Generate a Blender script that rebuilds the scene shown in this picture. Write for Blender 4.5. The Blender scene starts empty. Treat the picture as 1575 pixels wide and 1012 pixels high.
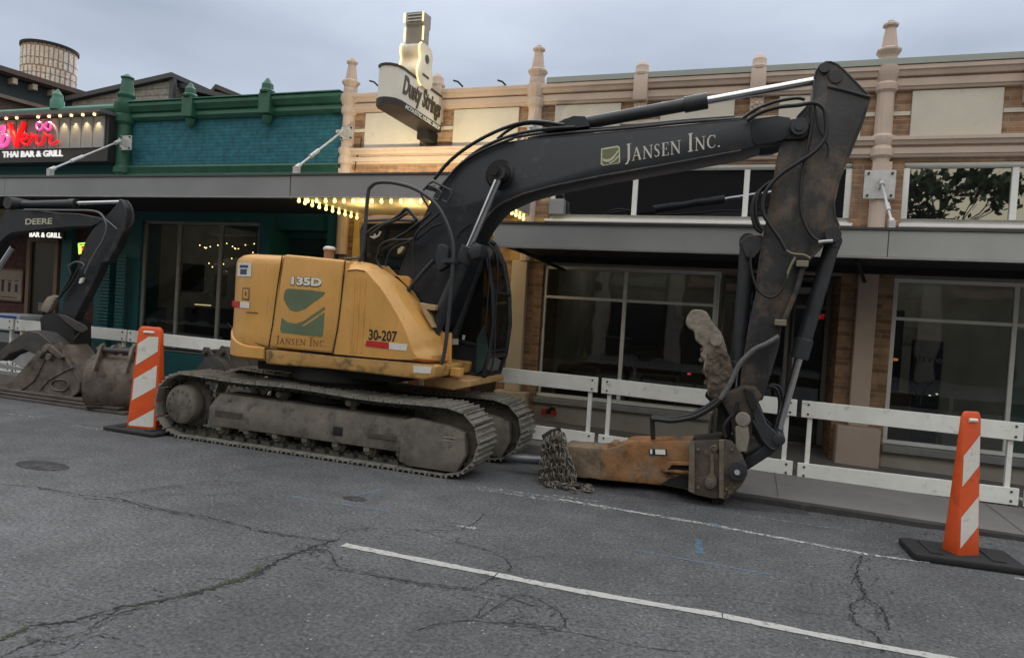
import bpy, bmesh, math, random
from mathutils import Vector, Matrix, noise
random.seed(7)
R = math.radians
SC = bpy.context.scene
COL = SC.collection
# ------------------------------------------------------------------ camera
FPX, W, H = 1050.0, 1575.0, 1012.0
YAW, PITCH, ROLL, EYE = 0.331104474, -0.0218136181, 0.0631995086, 1.5
fwd = Vector((-math.sin(YAW)*math.cos(PITCH), math.cos(YAW)*math.cos(PITCH), math.sin(PITCH)))
r0 = Vector((math.cos(YAW), math.sin(YAW), 0)); u0 = r0.cross(fwd)
rt = math.cos(ROLL)*r0 + math.sin(ROLL)*u0
up = -math.sin(ROLL)*r0 + math.cos(ROLL)*u0
cd = bpy.data.cameras.new('camera'); cam = bpy.data.objects.new('camera', cd); COL.objects.link(cam)
m3 = Matrix((rt, up, -fwd)).transposed()
cam.matrix_world = Matrix.Translation((0, 0, EYE)) @ m3.to_4x4()
cd.sensor_width = 36; cd.lens = FPX/W*36; cd.clip_end = 600; cd.clip_start = .05
SC.camera = cam
SC.view_settings.view_transform = 'Standard'; SC.view_settings.look = 'None'
SC.view_settings.exposure = 0.32; SC.view_settings.gamma = 1
# ------------------------------------------------------------------ sky
wd = bpy.data.worlds.new('World'); SC.world = wd; wd.use_nodes = True
nt = wd.node_tree; nt.nodes.clear()
def N(t, kind, **k):
    n = t.nodes.new(kind)
    for a, b in k.items():
        if a.startswith('i_'): n.inputs[a[2:].replace('_', ' ')].default_value = b
        else: setattr(n, a, b)
    return n
out = N(nt, 'ShaderNodeOutputWorld'); add = N(nt, 'ShaderNodeAddShader')
sky = N(nt, 'ShaderNodeTexSky', sky_type='NISHITA'); sky.sun_disc = False
SUN_EL, SUN_ROT = R(24), R(172)
sky.sun_elevation = SUN_EL; sky.sun_rotation = SUN_ROT
b1 = N(nt, 'ShaderNodeBackground'); b1.inputs[1].default_value = 0.012
nt.links.new(sky.outputs[0], b1.inputs[0])
b2 = N(nt, 'ShaderNodeBackground'); b2.inputs[1].default_value = 1.0
tc = N(nt, 'ShaderNodeTexCoord'); mp = N(nt, 'ShaderNodeMapping'); mp.inputs['Scale'].default_value = (1.1, 1.1, 3.6)
nt.links.new(tc.outputs['Generated'], mp.inputs[0])
nz = N(nt, 'ShaderNodeTexNoise'); nz.inputs['Scale'].default_value = 1.5; nz.inputs['Detail'].default_value = 6; nz.inputs['Roughness'].default_value = .45
nt.links.new(mp.outputs[0], nz.inputs[0])
cr = N(nt, 'ShaderNodeValToRGB'); e = cr.color_ramp.elements
e[0].position = .36; e[0].color = (.255, .295, .37, 1); e[1].position = .62; e[1].color = (.425, .47, .545, 1)
nt.links.new(nz.outputs[0], cr.inputs[0])
sx = N(nt, 'ShaderNodeSeparateXYZ'); nt.links.new(tc.outputs['Generated'], sx.inputs[0])
mr = N(nt, 'ShaderNodeMapRange'); mr.inputs[1].default_value = .34; mr.inputs[2].default_value = .85; mr.inputs[3].default_value = 1.0; mr.inputs[4].default_value = 3.3
nt.links.new(sx.outputs[2], mr.inputs[0])
vm = N(nt, 'ShaderNodeVectorMath', operation='SCALE'); wz = N(nt, 'ShaderNodeMapRange'); wz.inputs[1].default_value = .34; wz.inputs[2].default_value = .7; nt.links.new(sx.outputs[2], wz.inputs[0])
wm = N(nt, 'ShaderNodeMix', data_type='RGBA'); wm.inputs[7].default_value = (.47, .475, .48, 1); nt.links.new(wz.outputs[0], wm.inputs[0]); nt.links.new(cr.outputs[0], wm.inputs[6])
# the low sky behind the camera is yellowish (late sun behind thin cloud)
wy = N(nt, 'ShaderNodeMapRange'); wy.inputs[1].default_value = -.1; wy.inputs[2].default_value = -.6; nt.links.new(sx.outputs[1], wy.inputs[0])
we = N(nt, 'ShaderNodeMapRange'); we.inputs[1].default_value = .6; we.inputs[2].default_value = .2; nt.links.new(sx.outputs[2], we.inputs[0])
wp = N(nt, 'ShaderNodeMath', operation='MULTIPLY'); nt.links.new(wy.outputs[0], wp.inputs[0]); nt.links.new(we.outputs[0], wp.inputs[1])
wn = N(nt, 'ShaderNodeMix', data_type='RGBA'); wn.inputs[7].default_value = (.80, .72, .50, 1); nt.links.new(wp.outputs[0], wn.inputs[0]); nt.links.new(wm.outputs[2], wn.inputs[6])
nt.links.new(wn.outputs[2], vm.inputs[0]); nt.links.new(mr.outputs[0], vm.inputs['Scale'])
nt.links.new(vm.outputs[0], b2.inputs[0])
nt.links.new(b1.outputs[0], add.inputs[0]); nt.links.new(b2.outputs[0], add.inputs[1]); nt.links.new(add.outputs[0], out.inputs[0])
sd = bpy.data.lights.new('sun', 'SUN'); sd.energy = 1.5; sd.angle = R(50); sd.color = (1, .975, .94)
so = bpy.data.objects.new('sun', sd); COL.objects.link(so)
so.rotation_euler = (math.pi/2-SUN_EL, 0, math.pi-SUN_ROT+math.pi)
# ------------------------------------------------------------------ geometry helpers
def ray(x, y):
    return rt*((x-W/2)/FPX) - up*((y-H/2)/FPX) + fwd
def P(x, y, Y):                                   # point of the photo on the upright plane at depth Y
    d = ray(x, y); t = Y/d.y; return Vector((d.x*t, Y, EYE+d.z*t))
def G(x, y, z=0.0):                               # point of the photo on the level plane z
    d = ray(x, y); t = (z-EYE)/d.z; return Vector((d.x*t, d.y*t, z))
def PX(pts, Y): return [(P(a, b, Y).x, P(a, b, Y).z) for a, b in pts]
def crop(pts, ox, oy, s): return [(ox+a/s, oy+b/s) for a, b in pts]
def smooth(pts, n=6, closed=False):
    pts = [Vector(p) for p in pts]; o = []; L = len(pts)
    rng = range(L if closed else L-1)
    for i in rng:
        if closed: a, b, c, d = pts[(i-1) % L], pts[i], pts[(i+1) % L], pts[(i+2) % L]
        else: a, b, c, d = pts[max(i-1, 0)], pts[i], pts[i+1], pts[min(i+2, L-1)]
        for k in range(n):
            t = k/n
            o.append(.5*((2*b)+(c-a)*t+(2*a-5*b+4*c-d)*t*t+(3*b-3*c+d-a)*t*t*t))
    if not closed: o.append(pts[-1])
    return o
class MB:
    def __init__(s): s.bm = bmesh.new()
    def poly(s, pts): return s.bm.faces.new([s.bm.verts.new(p) for p in pts])
    def loft(s, loops, caps=True, closed=True):
        rows = [[s.bm.verts.new(p) for p in L] for L in loops]
        n = len(rows[0])
        for a, b in zip(rows, rows[1:]):
            for i in range(n if closed else n-1):
                j = (i+1) % n
                try: s.bm.faces.new((a[i], a[j], b[j], b[i]))
                except ValueError: pass
        if caps:
            s.bm.faces.new(rows[0][::-1]); s.bm.faces.new(rows[-1])
        return s
    def box(s, x0, x1, y0, y1, z0, z1):
        return s.loft([[(x0, y0, z), (x1, y0, z), (x1, y1, z), (x0, y1, z)] for z in (z0, z1)])
    def pxz(s, pts, y0, y1): return s.loft([[(a, y, b) for a, b in pts] for y in (y0, y1)])
    def pxy(s, pts, z0, z1): return s.loft([[(a, b, z) for a, b in pts] for z in (z0, z1)])
    def pyz(s, pts, x0, x1): return s.loft([[(x, a, b) for a, b in pts] for x in (x0, x1)])
    def tube(s, pts, r, seg=8, sm=0):
        if sm: pts = smooth(pts, sm)
        pts = [Vector(p) for p in pts]; n = len(pts)
        rs = r if isinstance(r, (list, tuple)) else [r]*n
        if len(rs) != n: rs = [rs[min(int(i*len(rs)/n), len(rs)-1)] for i in range(n)]
        d0 = (pts[1]-pts[0]).normalized(); ref = Vector((0, 0, 1)) if abs(d0.z) < .9 else Vector((0, 1, 0))
        u = d0.cross(ref).normalized(); loops = []
        for i, p in enumerate(pts):
            d = (pts[min(i+1, n-1)]-pts[max(i-1, 0)]).normalized()
            u = (u-d*u.dot(d)).normalized(); v = d.cross(u)
            loops.append([p+(u*math.cos(2*math.pi*k/seg)+v*math.sin(2*math.pi*k/seg))*rs[i] for k in range(seg)])
        return s.loft(loops)
    def cyl(s, a, b, r0, r1=None, seg=20): return s.tube([a, b], [r0, r0 if r1 is None else r1], seg)
    def lathe(s, c, prof, seg=16, axis='z', rot=0):
        loops = []
        for r, h in prof:
            L = []
            for k in range(seg):
                t = 2*math.pi*k/seg+rot; a, b = r*math.cos(t), r*math.sin(t)
                L.append((c[0]+a, c[1]+b, c[2]+h) if axis == 'z' else (c[0]+a, c[1]+h, c[2]+b) if axis == 'y' else (c[0]+h, c[1]+a, c[2]+b))
            loops.append(L)
        return s.loft(loops)
    def sphere(s, c, r, sz=(1, 1, 1), seg=10):
        m = bmesh.ops.create_uvsphere(s.bm, u_segments=seg, v_segments=max(6, seg//2+1), radius=r)
        for v in m['verts']: v.co = Vector((v.co.x*sz[0]+c[0], v.co.y*sz[1]+c[1], v.co.z*sz[2]+c[2]))
        return s
    def bevel(s, w, seg=2, ang=28):
        bm = s.bm; bmesh.ops.remove_doubles(bm, verts=bm.verts, dist=1e-5); bmesh.ops.recalc_face_normals(bm, faces=bm.faces)
        ed = [e for e in bm.edges if len(e.link_faces) == 2 and e.calc_face_angle(0) > R(ang)]
        if ed: bmesh.ops.bevel(bm, geom=ed, offset=w, segments=seg, profile=.5, affect='EDGES', clamp_overlap=True)
        return s
    def rough(s, L_, amp, freq):
        bm = s.bm; bmesh.ops.triangulate(bm, faces=bm.faces[:])
        for _ in range(7):
            ed = [e for e in bm.edges if e.calc_length() > L_]
            if not ed: break
            bmesh.ops.subdivide_edges(bm, edges=ed, cuts=1); bmesh.ops.triangulate(bm, faces=[f for f in bm.faces if len(f.verts) > 3])
        for v in bm.verts: v.co += (noise.noise_vector(v.co*freq)+.5*noise.noise_vector(v.co*freq*2.7))*amp
        return s
    def jitter(s, a):
        for v in s.bm.verts: v.co += Vector((random.uniform(-a, a), random.uniform(-a, a), random.uniform(-a, a)))
        return s
    def subdiv(s, cuts=1):
        bmesh.ops.subdivide_edges(s.bm, edges=s.bm.edges[:], cuts=cuts, use_grid_fill=True); return s
    def mesh(s, name, m, off=Vector((0, 0, 0)), flat=False, ang=32):
        bmesh.ops.recalc_face_normals(s.bm, faces=s.bm.faces)
        for v in s.bm.verts: v.co -= off
        me = bpy.data.meshes.new(name); s.bm.to_mesh(me); s.bm.free()
        if m: me.materials.append(m)
        if not flat:
            for p in me.polygons: p.use_smooth = True
            me.set_sharp_from_angle(angle=R(ang))
        return me
def setp(o, label=None, cat=None, group=None, kind=None):
    if label: o['label'] = label
    if cat: o['category'] = cat
    if group: o['group'] = group
    if kind: o['kind'] = kind
    return o
class Thing:
    def __init__(s, name, label, cat, loc=(0, 0, 0), group=None, rz=0, local=False):
        s.o = bpy.data.objects.new(name, None); COL.objects.link(s.o); s.o.empty_display_size = .2
        s.o.location = loc; s.o.rotation_euler.z = rz; setp(s.o, label, cat, group)
        s.off = Vector((0, 0, 0)) if local else Vector(loc)
    def part(s, name, mb, m, parent=None, label=None, flat=False, ang=32, kind=None):
        o = bpy.data.objects.new(name, mb.mesh(name, m, s.off.copy(), flat, ang) if isinstance(mb, MB) else mb)
        COL.objects.link(o); o.parent = parent or s.o
        if label: o['label'] = label
        if kind: o['kind'] = kind
        return o
def solo(name, mb, m, label=None, cat=None, group=None, kind=None, loc=None, flat=False):
    off = Vector(loc) if loc else Vector((0, 0, 0))
    o = bpy.data.objects.new(name, mb.mesh(name, m, off, flat)); COL.objects.link(o); o.location = off
    return setp(o, label, cat, group, kind)
def copy_thing(t, loc, rz=0, label=None, group=None):
    r = t.o.copy(); COL.objects.link(r); r.location = loc; r.rotation_euler.z = rz
    if label: r['label'] = label
    if group: r['group'] = group
    def rec(a, b):
        for ch in a.children:
            c = ch.copy(); COL.objects.link(c); c.parent = b; rec(ch, c)
    rec(t.o, r); return r
# ------------------------------------------------------------------ materials
MATS = {}
def M(name, col, rough=.6, metal=0., var=.18, scale=5., dirt=None, bump=0., bscale=60., spec=.5, emit=None, es=0., stretch=(1, 1, 1), streak=None):
    if name in MATS: return MATS[name]
    m = bpy.data.materials.new(name); m.use_nodes = True; t = m.node_tree; L = t.links.new
    b = t.nodes['Principled BSDF']; b.inputs['Roughness'].default_value = rough; b.inputs['Metallic'].default_value = metal
    b.inputs['Specular IOR Level'].default_value = spec
    tc = N(t, 'ShaderNodeTexCoord'); mp = N(t, 'ShaderNodeMapping'); mp.inputs['Scale'].default_value = stretch
    L(tc.outputs['Object'], mp.inputs[0])
    nz = N(t, 'ShaderNodeTexNoise'); nz.inputs['Scale'].default_value = scale; nz.inputs['Detail'].default_value = 8; nz.inputs['Roughness'].default_value = .62
    L(mp.outputs[0], nz.inputs[0])
    mx = N(t, 'ShaderNodeMix', data_type='RGBA')
    c = Vector(col)
    mx.inputs[6].default_value = (*(c*(1-var)), 1); mx.inputs[7].default_value = (*[min(1, q) for q in c*(1+var)], 1)
    mrr = N(t, 'ShaderNodeMapRange'); mrr.inputs[1].default_value = .3; mrr.inputs[2].default_value = .7
    L(nz.outputs[0], mrr.inputs[0]); L(mrr.outputs[0], mx.inputs[0]); last = mx.outputs[2]
    for dd in ([dirt] if dirt else [])+([streak] if streak else []):   # (colour, threshold, scale, [stretch])
        n2 = N(t, 'ShaderNodeTexNoise'); n2.inputs['Scale'].default_value = dd[2]; n2.inputs['Detail'].default_value = 10; n2.inputs['Roughness'].default_value = .7
        mp2 = N(t, 'ShaderNodeMapping'); mp2.inputs['Location'].default_value = (3.1, 7.7, 1.3)
        if len(dd) > 3: mp2.inputs['Scale'].default_value = dd[3]
        L(tc.outputs['Object'], mp2.inputs[0]); L(mp2.outputs[0], n2.inputs[0])
        r2 = N(t, 'ShaderNodeMapRange'); r2.inputs[1].default_value = dd[1]; r2.inputs[2].default_value = dd[1]+.16
        L(n2.outputs[0], r2.inputs[0])
        m2 = N(t, 'ShaderNodeMix', data_type='RGBA'); m2.inputs[7].default_value = (*dd[0], 1)
        L(r2.outputs[0], m2.inputs[0]); L(last, m2.inputs[6]); last = m2.outputs[2]
    L(last, b.inputs['Base Color'])
    rr = N(t, 'ShaderNodeMapRange'); rr.inputs[3].default_value = max(.02, rough-.1); rr.inputs[4].default_value = min(1, rough+.12)
    L(nz.outputs[0], rr.inputs[0]); L(rr.outputs[0], b.inputs['Roughness'])
    if bump:
        n3 = N(t, 'ShaderNodeTexNoise'); n3.inputs['Scale'].default_value = bscale; n3.inputs['Detail'].default_value = 5
        L(mp.outputs[0], n3.inputs[0]); bp = N(t, 'ShaderNodeBump'); bp.inputs['Strength'].default_value = bump; bp.inputs['Distance'].default_value = .01
        L(n3.outputs[0], bp.inputs['Height']); L(bp.outputs[0], b.inputs['Normal'])
    if emit: b.inputs['Emission Color'].default_value = (*emit, 1); b.inputs['Emission Strength'].default_value = es
    MATS[name] = m; return m
def brick(name, c1, c2, mortar, bw=.2, rh=.045, ms=.006, rough=.85, bump=.6, dirt=True):
    m = bpy.data.materials.new(name); m.use_nodes = True; t = m.node_tree; L = t.links.new; b = t.nodes['Principled BSDF']
    g = N(t, 'ShaderNodeTexCoord'); s = N(t, 'ShaderNodeSeparateXYZ'); L(g.outputs['Object'], s.inputs[0])
    a = N(t, 'ShaderNodeMath', operation='ADD'); L(s.outputs[0], a.inputs[0]); L(s.outputs[1], a.inputs[1])
    c = N(t, 'ShaderNodeCombineXYZ'); L(a.outputs[0], c.inputs[0]); L(s.outputs[2], c.inputs[1])
    nz = N(t, 'ShaderNodeTexNoise'); nz.inputs['Scale'].default_value = 9; L(g.outputs['Object'], nz.inputs[0])
    k = N(t, 'ShaderNodeTexBrick'); L(c.outputs[0], k.inputs[0]); k.inputs['Scale'].default_value = 1
    k.inputs['Brick Width'].default_value = bw; k.inputs['Row Height'].default_value = rh; k.inputs['Mortar Size'].default_value = ms; k.inputs['Mortar Smooth'].default_value = .3
    k.inputs['Color1'].default_value = (*c1, 1); k.inputs['Color2'].default_value = (*c2, 1); k.inputs['Mortar'].default_value = (*mortar, 1)
    mx = N(t, 'ShaderNodeMix', data_type='RGBA', blend_type='MULTIPLY'); mx.inputs[0].default_value = .7
    r = N(t, 'ShaderNodeMapRange'); r.inputs[1].default_value = .3; r.inputs[2].default_value = .7; r.inputs[3].default_value = .55; r.inputs[4].default_value = 1.25
    L(nz.outputs[0], r.inputs[0]); L(k.outputs[0], mx.inputs[6]); L(r.outputs[0], mx.inputs[7]); L(mx.outputs[2], b.inputs['Base Color'])
    b.inputs['Roughness'].default_value = rough
    iv = N(t, 'ShaderNodeMath', operation='SUBTRACT'); iv.inputs[0].default_value = 1; L(k.outputs[1], iv.inputs[1])
    n4 = N(t, 'ShaderNodeTexNoise'); n4.inputs['Scale'].default_value = 45; L(g.outputs['Object'], n4.inputs[0])
    ad = N(t, 'ShaderNodeMath', operation='MULTIPLY_ADD'); ad.inputs[1].default_value = .5; L(n4.outputs[0], ad.inputs[0]); L(iv.outputs[0], ad.inputs[2])
    bp = N(t, 'ShaderNodeBump'); bp.inputs['Strength'].default_value = bump; bp.inputs['Distance'].default_value = .012
    L(ad.outputs[0], bp.inputs['Height']); L(bp.outputs[0], b.inputs['Normal'])
    return m
def glass(name, tint=(.02, .025, .03), trans=.6, rough=.03, ior=1.5):
    m = bpy.data.materials.new(name); m.use_nodes = True; t = m.node_tree; L = t.links.new; t.nodes.clear()
    o = N(t, 'ShaderNodeOutputMaterial'); f = N(t, 'ShaderNodeFresnel'); f.inputs[0].default_value = ior
    gl = N(t, 'ShaderNodeBsdfGlossy'); gl.inputs['Roughness'].default_value = rough; gl.inputs['Color'].default_value = (.95, .97, 1, 1)
    tr = N(t, 'ShaderNodeBsdfTransparent'); tr.inputs[0].default_value = (.75, .8, .8, 1)
    df = N(t, 'ShaderNodeBsdfDiffuse'); df.inputs[0].default_value = (*tint, 1)
    m1 = N(t, 'ShaderNodeMixShader'); m1.inputs[0].default_value = trans; L(df.outputs[0], m1.inputs[1]); L(tr.outputs[0], m1.inputs[2])
    nz = N(t, 'ShaderNodeTexNoise'); nz.inputs['Scale'].default_value = 1.3; bp = N(t, 'ShaderNodeBump'); bp.inputs['Strength'].default_value = .06; bp.inputs['Distance'].default_value = .05
    g = N(t, 'ShaderNodeTexCoord'); L(g.outputs['Object'], nz.inputs[0]); L(nz.outputs[0], bp.inputs['Height']); L(bp.outputs[0], gl.inputs['Normal'])
    gm = N(t, 'ShaderNodeNewGeometry'); fb = N(t, 'ShaderNodeMath', operation='SUBTRACT'); fb.inputs[0].default_value = 1; L(gm.outputs['Backfacing'], fb.inputs[1])
    fm_ = N(t, 'ShaderNodeMath', operation='MULTIPLY'); L(f.outputs[0], fm_.inputs[0]); L(fb.outputs[0], fm_.inputs[1])   # the inner face of the pane adds no second mirror
    m2 = N(t, 'ShaderNodeMixShader'); L(fm_.outputs[0], m2.inputs[0]); L(m1.outputs[0], m2.inputs[1]); L(gl.outputs[0], m2.inputs[2]); L(m2.outputs[0], o.inputs[0])
    return m
def worn(name, col, wear=.5, scale=18, rough=.7, soft=.08):   # paint with bare patches
    m = bpy.data.materials.new(name); m.use_nodes = True; t = m.node_tree; L = t.links.new; b = t.nodes['Principled BSDF']
    b.inputs['Base Color'].default_value = (*col, 1); b.inputs['Roughness'].default_value = rough
    g = N(t, 'ShaderNodeTexCoord'); nz = N(t, 'ShaderNodeTexNoise'); nz.inputs['Scale'].default_value = scale; nz.inputs['Detail'].default_value = 8; nz.inputs['Roughness'].default_value = .75
    L(g.outputs['Object'], nz.inputs[0]); r = N(t, 'ShaderNodeMapRange'); r.inputs[1].default_value = wear-soft; r.inputs[2].default_value = wear+soft; L(nz.outputs[0], r.inputs[0])
    L(r.outputs[0], b.inputs['Alpha']); return m

yellow = M('excavator_yellow', (.60, .315, .085), .42, 0, .12, 2.2, dirt=((.15, .085, .035), .66, 7), bump=.10, bscale=25, streak=((.36, .20, .065), .56, 4.0, (6, 6, .6)))
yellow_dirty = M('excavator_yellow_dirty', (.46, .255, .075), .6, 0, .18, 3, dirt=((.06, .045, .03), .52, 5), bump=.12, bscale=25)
black = M('boom_black', (.012, .0145, .020), .5, 0, .28, 3, dirt=((.055, .048, .042), .56, 4), bump=.08, bscale=30)
armblk = M('arm_black', (.024, .024, .026), .6, 0, .35, 3, dirt=((.105, .075, .052), .50, 3.4), bump=.25, bscale=26, streak=((.010, .009, .009), .54, 2.4, (2.5, 2.5, .6)))
hose = M('hose_rubber', (.010, .010, .011), .45, 0, .2, 8)
railm = M('rail_paint', (.035, .036, .04), .45, 0, .2, 6)
chrome = M('chrome_rod', (.62, .63, .65), .16, 1, .06, 6)
barrel = M('cylinder_barrel', (.026, .028, .032), .45, 0, .25, 5, dirt=((.08, .07, .06), .62, 6))
muddy = M('muddy_steel', (.138, .122, .100), .85, .0, .42, 4, dirt=((.05, .043, .037), .52, 5), bump=.35, bscale=45)
trackm = M('track_steel', (.215, .20, .17), .7, .25, .3, 9, dirt=((.09, .075, .06), .55, 9), bump=.3, bscale=70)
trackd = M('track_chain', (.075, .068, .058), .7, .3, .3, 9, dirt=((.17, .15, .12), .6, 9), bump=.3, bscale=70)
darkm = M('underbody_dark', (.009, .009, .009), .8, 0, .3, 6)
hamm = M('hammer_rust', (.25, .115, .040), .75, .0, .45, 4, dirt=((.035, .026, .02), .50, 5.5), bump=.45, bscale=35, streak=((.20, .15, .10), .47, 2.4))
hbrk = M('bracket_steel', (.085, .068, .054), .75, .2, .5, 6, dirt=((.24, .18, .12), .55, 7), bump=.4, bscale=40)
chainm = M('chain_steel', (.16, .14, .12), .6, .5, .3, 9)
chis = M('chisel_steel', (.17, .175, .185), .42, .75, .2, 6)
claym = M('caked_clay', (.235, .20, .16), .9, 0, .3, 8, dirt=((.11, .09, .075), .52, 6), bump=.6, bscale=34)
bucketm = M('bucket_steel', (.135, .112, .088), .7, .2, .45, 5, dirt=((.045, .038, .032), .50, 5), bump=.35, bscale=40, streak=((.26, .22, .17), .6, 4))
bucketd = M('bucket_steel_dark', (.07, .066, .062), .65, .3, .3, 5, dirt=((.15, .12, .09), .6, 6), bump=.3, bscale=40)
platem = M('road_plate_steel', (.12, .10, .09), .7, .3, .3, 4, dirt=((.16, .09, .055), .58, 4), bump=.2, bscale=30)
terra = M('terracotta', (.51, .405, .34), .8, 0, .1, 3, dirt=((.40, .29, .23), .62, 4), bump=.12, bscale=50, streak=((.42, .32, .25), .60, 3, (5, 5, .5)))
cream = M('cream_stucco', (.56, .52, .45), .85, 0, .09, 2.5, dirt=((.40, .36, .30), .6, 3), bump=.2, bscale=60)
flash = M('roof_flashing', (.25, .27, .25), .5, .3, .1, 3)
bulkh = M('bulkhead_stucco', (.36, .33, .285), .85, 0, .12, 3, dirt=((.24, .21, .18), .6, 3), bump=.15)
brk = brick('roman_brick', (.40, .235, .13), (.22, .115, .065), (.30, .25, .20), .30, .055, .007)
brkp = brick('painted_brick', (.022, .145, .185), (.02, .13, .165), (.014, .105, .135), .2, .055, .008)
brkr = brick('maroon_brick', (.105, .038, .036), (.08, .03, .03), (.05, .03, .03), .2, .06, .006)
brkfar = brick('old_red_brick', (.16, .085, .07), (.12, .065, .055), (.12, .09, .08), .22, .07, .01)
teal = M('teal_paint', (.008, .095, .105), .6, 0, .12, 3, dirt=((.006, .055, .06), .6, 4), bump=.1)
green = M('green_paint', (.018, .092, .056), .5, 0, .2, 5, dirt=((.012, .055, .035), .58, 7), bump=.15)
greenl = M('green_trim_pale', (.06, .19, .14), .55, 0, .2, 5, dirt=((.02, .08, .05), .56, 7), bump=.15)
alu = M('aluminium_frame', (.70, .70, .67), .45, .0, .06, 5)
alud = M('dark_frame', (.28, .28, .27), .45, .3, .08, 5)
canm = M('canopy_grey', (.235, .24, .255), .45, .2, .1, 1.5, dirt=((.17, .175, .185), .62, 3), streak=((.19, .195, .205), .62, 3, (6, 6, .5)))
canl = M('canopy_grey_light', (.37, .375, .37), .45, .2, .1, 1.5, dirt=((.29, .29, .28), .62, 3), streak=((.28, .27, .25), .63, 3, (6, 6, .4)))
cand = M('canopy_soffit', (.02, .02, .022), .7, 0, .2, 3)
galv = M('galvanised_plate', (.50, .50, .50), .5, .5, .15, 8)
wood = M('white_board', (.80, .80, .76), .7, 0, .10, 3, dirt=((.36, .33, .28), .59, 8), bump=.15, bscale=30, streak=((.5, .49, .46), .6, 6, (1, 6, 6)))
bolt = M('bolt', (.06, .05, .045), .6, .5, .2, 9)
orange = M('cone_orange', (.66, .085, .014), .5, 0, .14, 6, dirt=((.22, .06, .025), .59, 8), bump=.06)
white_r = M('reflective_white', (.66, .63, .57), .55, 0, .08, 8, dirt=((.34, .29, .23), .58, 10))
rubber = M('black_rubber', (.014, .014, .015), .75, 0, .25, 8, bump=.3, bscale=50)
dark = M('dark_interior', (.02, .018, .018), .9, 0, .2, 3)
dark2 = M('interior_wall', (.42, .40, .36), .9, 0, .2, 3)
winglass = glass('shop_glass', (.006, .007, .008), .93, .02, 1.7)
upglass = glass('upper_glass', (.004, .004, .005), .15, .012, 2.9)
cabglass = glass('cab_glass', (.006, .010, .011), .30)
wtxt = M('white_lettering', (.70, .70, .66), .5, 0, .05, 5)
wtxt2 = M('grey_lettering', (.55, .52, .46), .6, 0, .15, 25)
btxt = M('black_lettering', (.02, .015, .012), .6, 0, .05, 5)
brtxt = M('brown_lettering', (.17, .085, .035), .7, 0, .2, 25)
gdecal = M('green_decal', (.11, .145, .08), .7, 0, .15, 6, dirt=((.26, .17, .06), .68, 12))
olive = M('olive_decal', (.15, .155, .07), .6, 0, .1, 6)
reddec = M('red_tape', (.45, .02, .02), .5, 0, .1, 9)
redpaint = M('red_enamel', (.35, .02, .015), .4, 0, .1, 6)

# ------------------------------------------------------------------ lettering
def text_mesh(body, bold=0., shear=0.):
    c = bpy.data.curves.new('lettering', 'FONT'); c.body = body; c.size = 1; c.offset = bold; c.shear = shear; c.resolution_u = 3
    o = bpy.data.objects.new('lettering', c); COL.objects.link(o); bpy.context.view_layer.update()
    me = bpy.data.meshes.new_from_object(o.evaluated_get(bpy.context.evaluated_depsgraph_get()))
    bpy.data.objects.remove(o); bpy.data.curves.remove(c); return me
def text_on(mb, body, p0, p1, ph, n, bold=0., th=.004, shear=0.):
    """letters fitted between baseline ends p0,p1, the cap height given by vector ph; n = outward normal"""
    me = text_mesh(body, bold, shear); xs = [v.co.x for v in me.vertices]; ys = [v.co.y for v in me.vertices]
    x0, x1, y1 = min(xs), max(xs), max(ys); y0 = 0
    p0, p1, ph, n = Vector(p0), Vector(p1), Vector(ph), Vector(n)
    def f(c, k): return p0+(p1-p0)*((c.x-x0)/(x1-x0))+ph*((c.y-y0)/(y1-y0))+n*k
    top = [mb.bm.verts.new(f(v.co, th)) for v in me.vertices]; bot = [mb.bm.verts.new(f(v.co, -.001)) for v in me.vertices]
    cnt = {}
    for p in me.polygons:
        vs = list(p.vertices)
        try: mb.bm.faces.new([top[i] for i in vs])
        except ValueError: pass
        for a, b in zip(vs, vs[1:]+vs[:1]):
            if (b, a) in cnt: cnt.pop((b, a))
            else: cnt[(a, b)] = 1
    for a, b in cnt:
        try: mb.bm.faces.new((top[b], top[a], bot[a], bot[b]))
        except ValueError: pass
    bpy.data.meshes.remove(me); return mb
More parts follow.
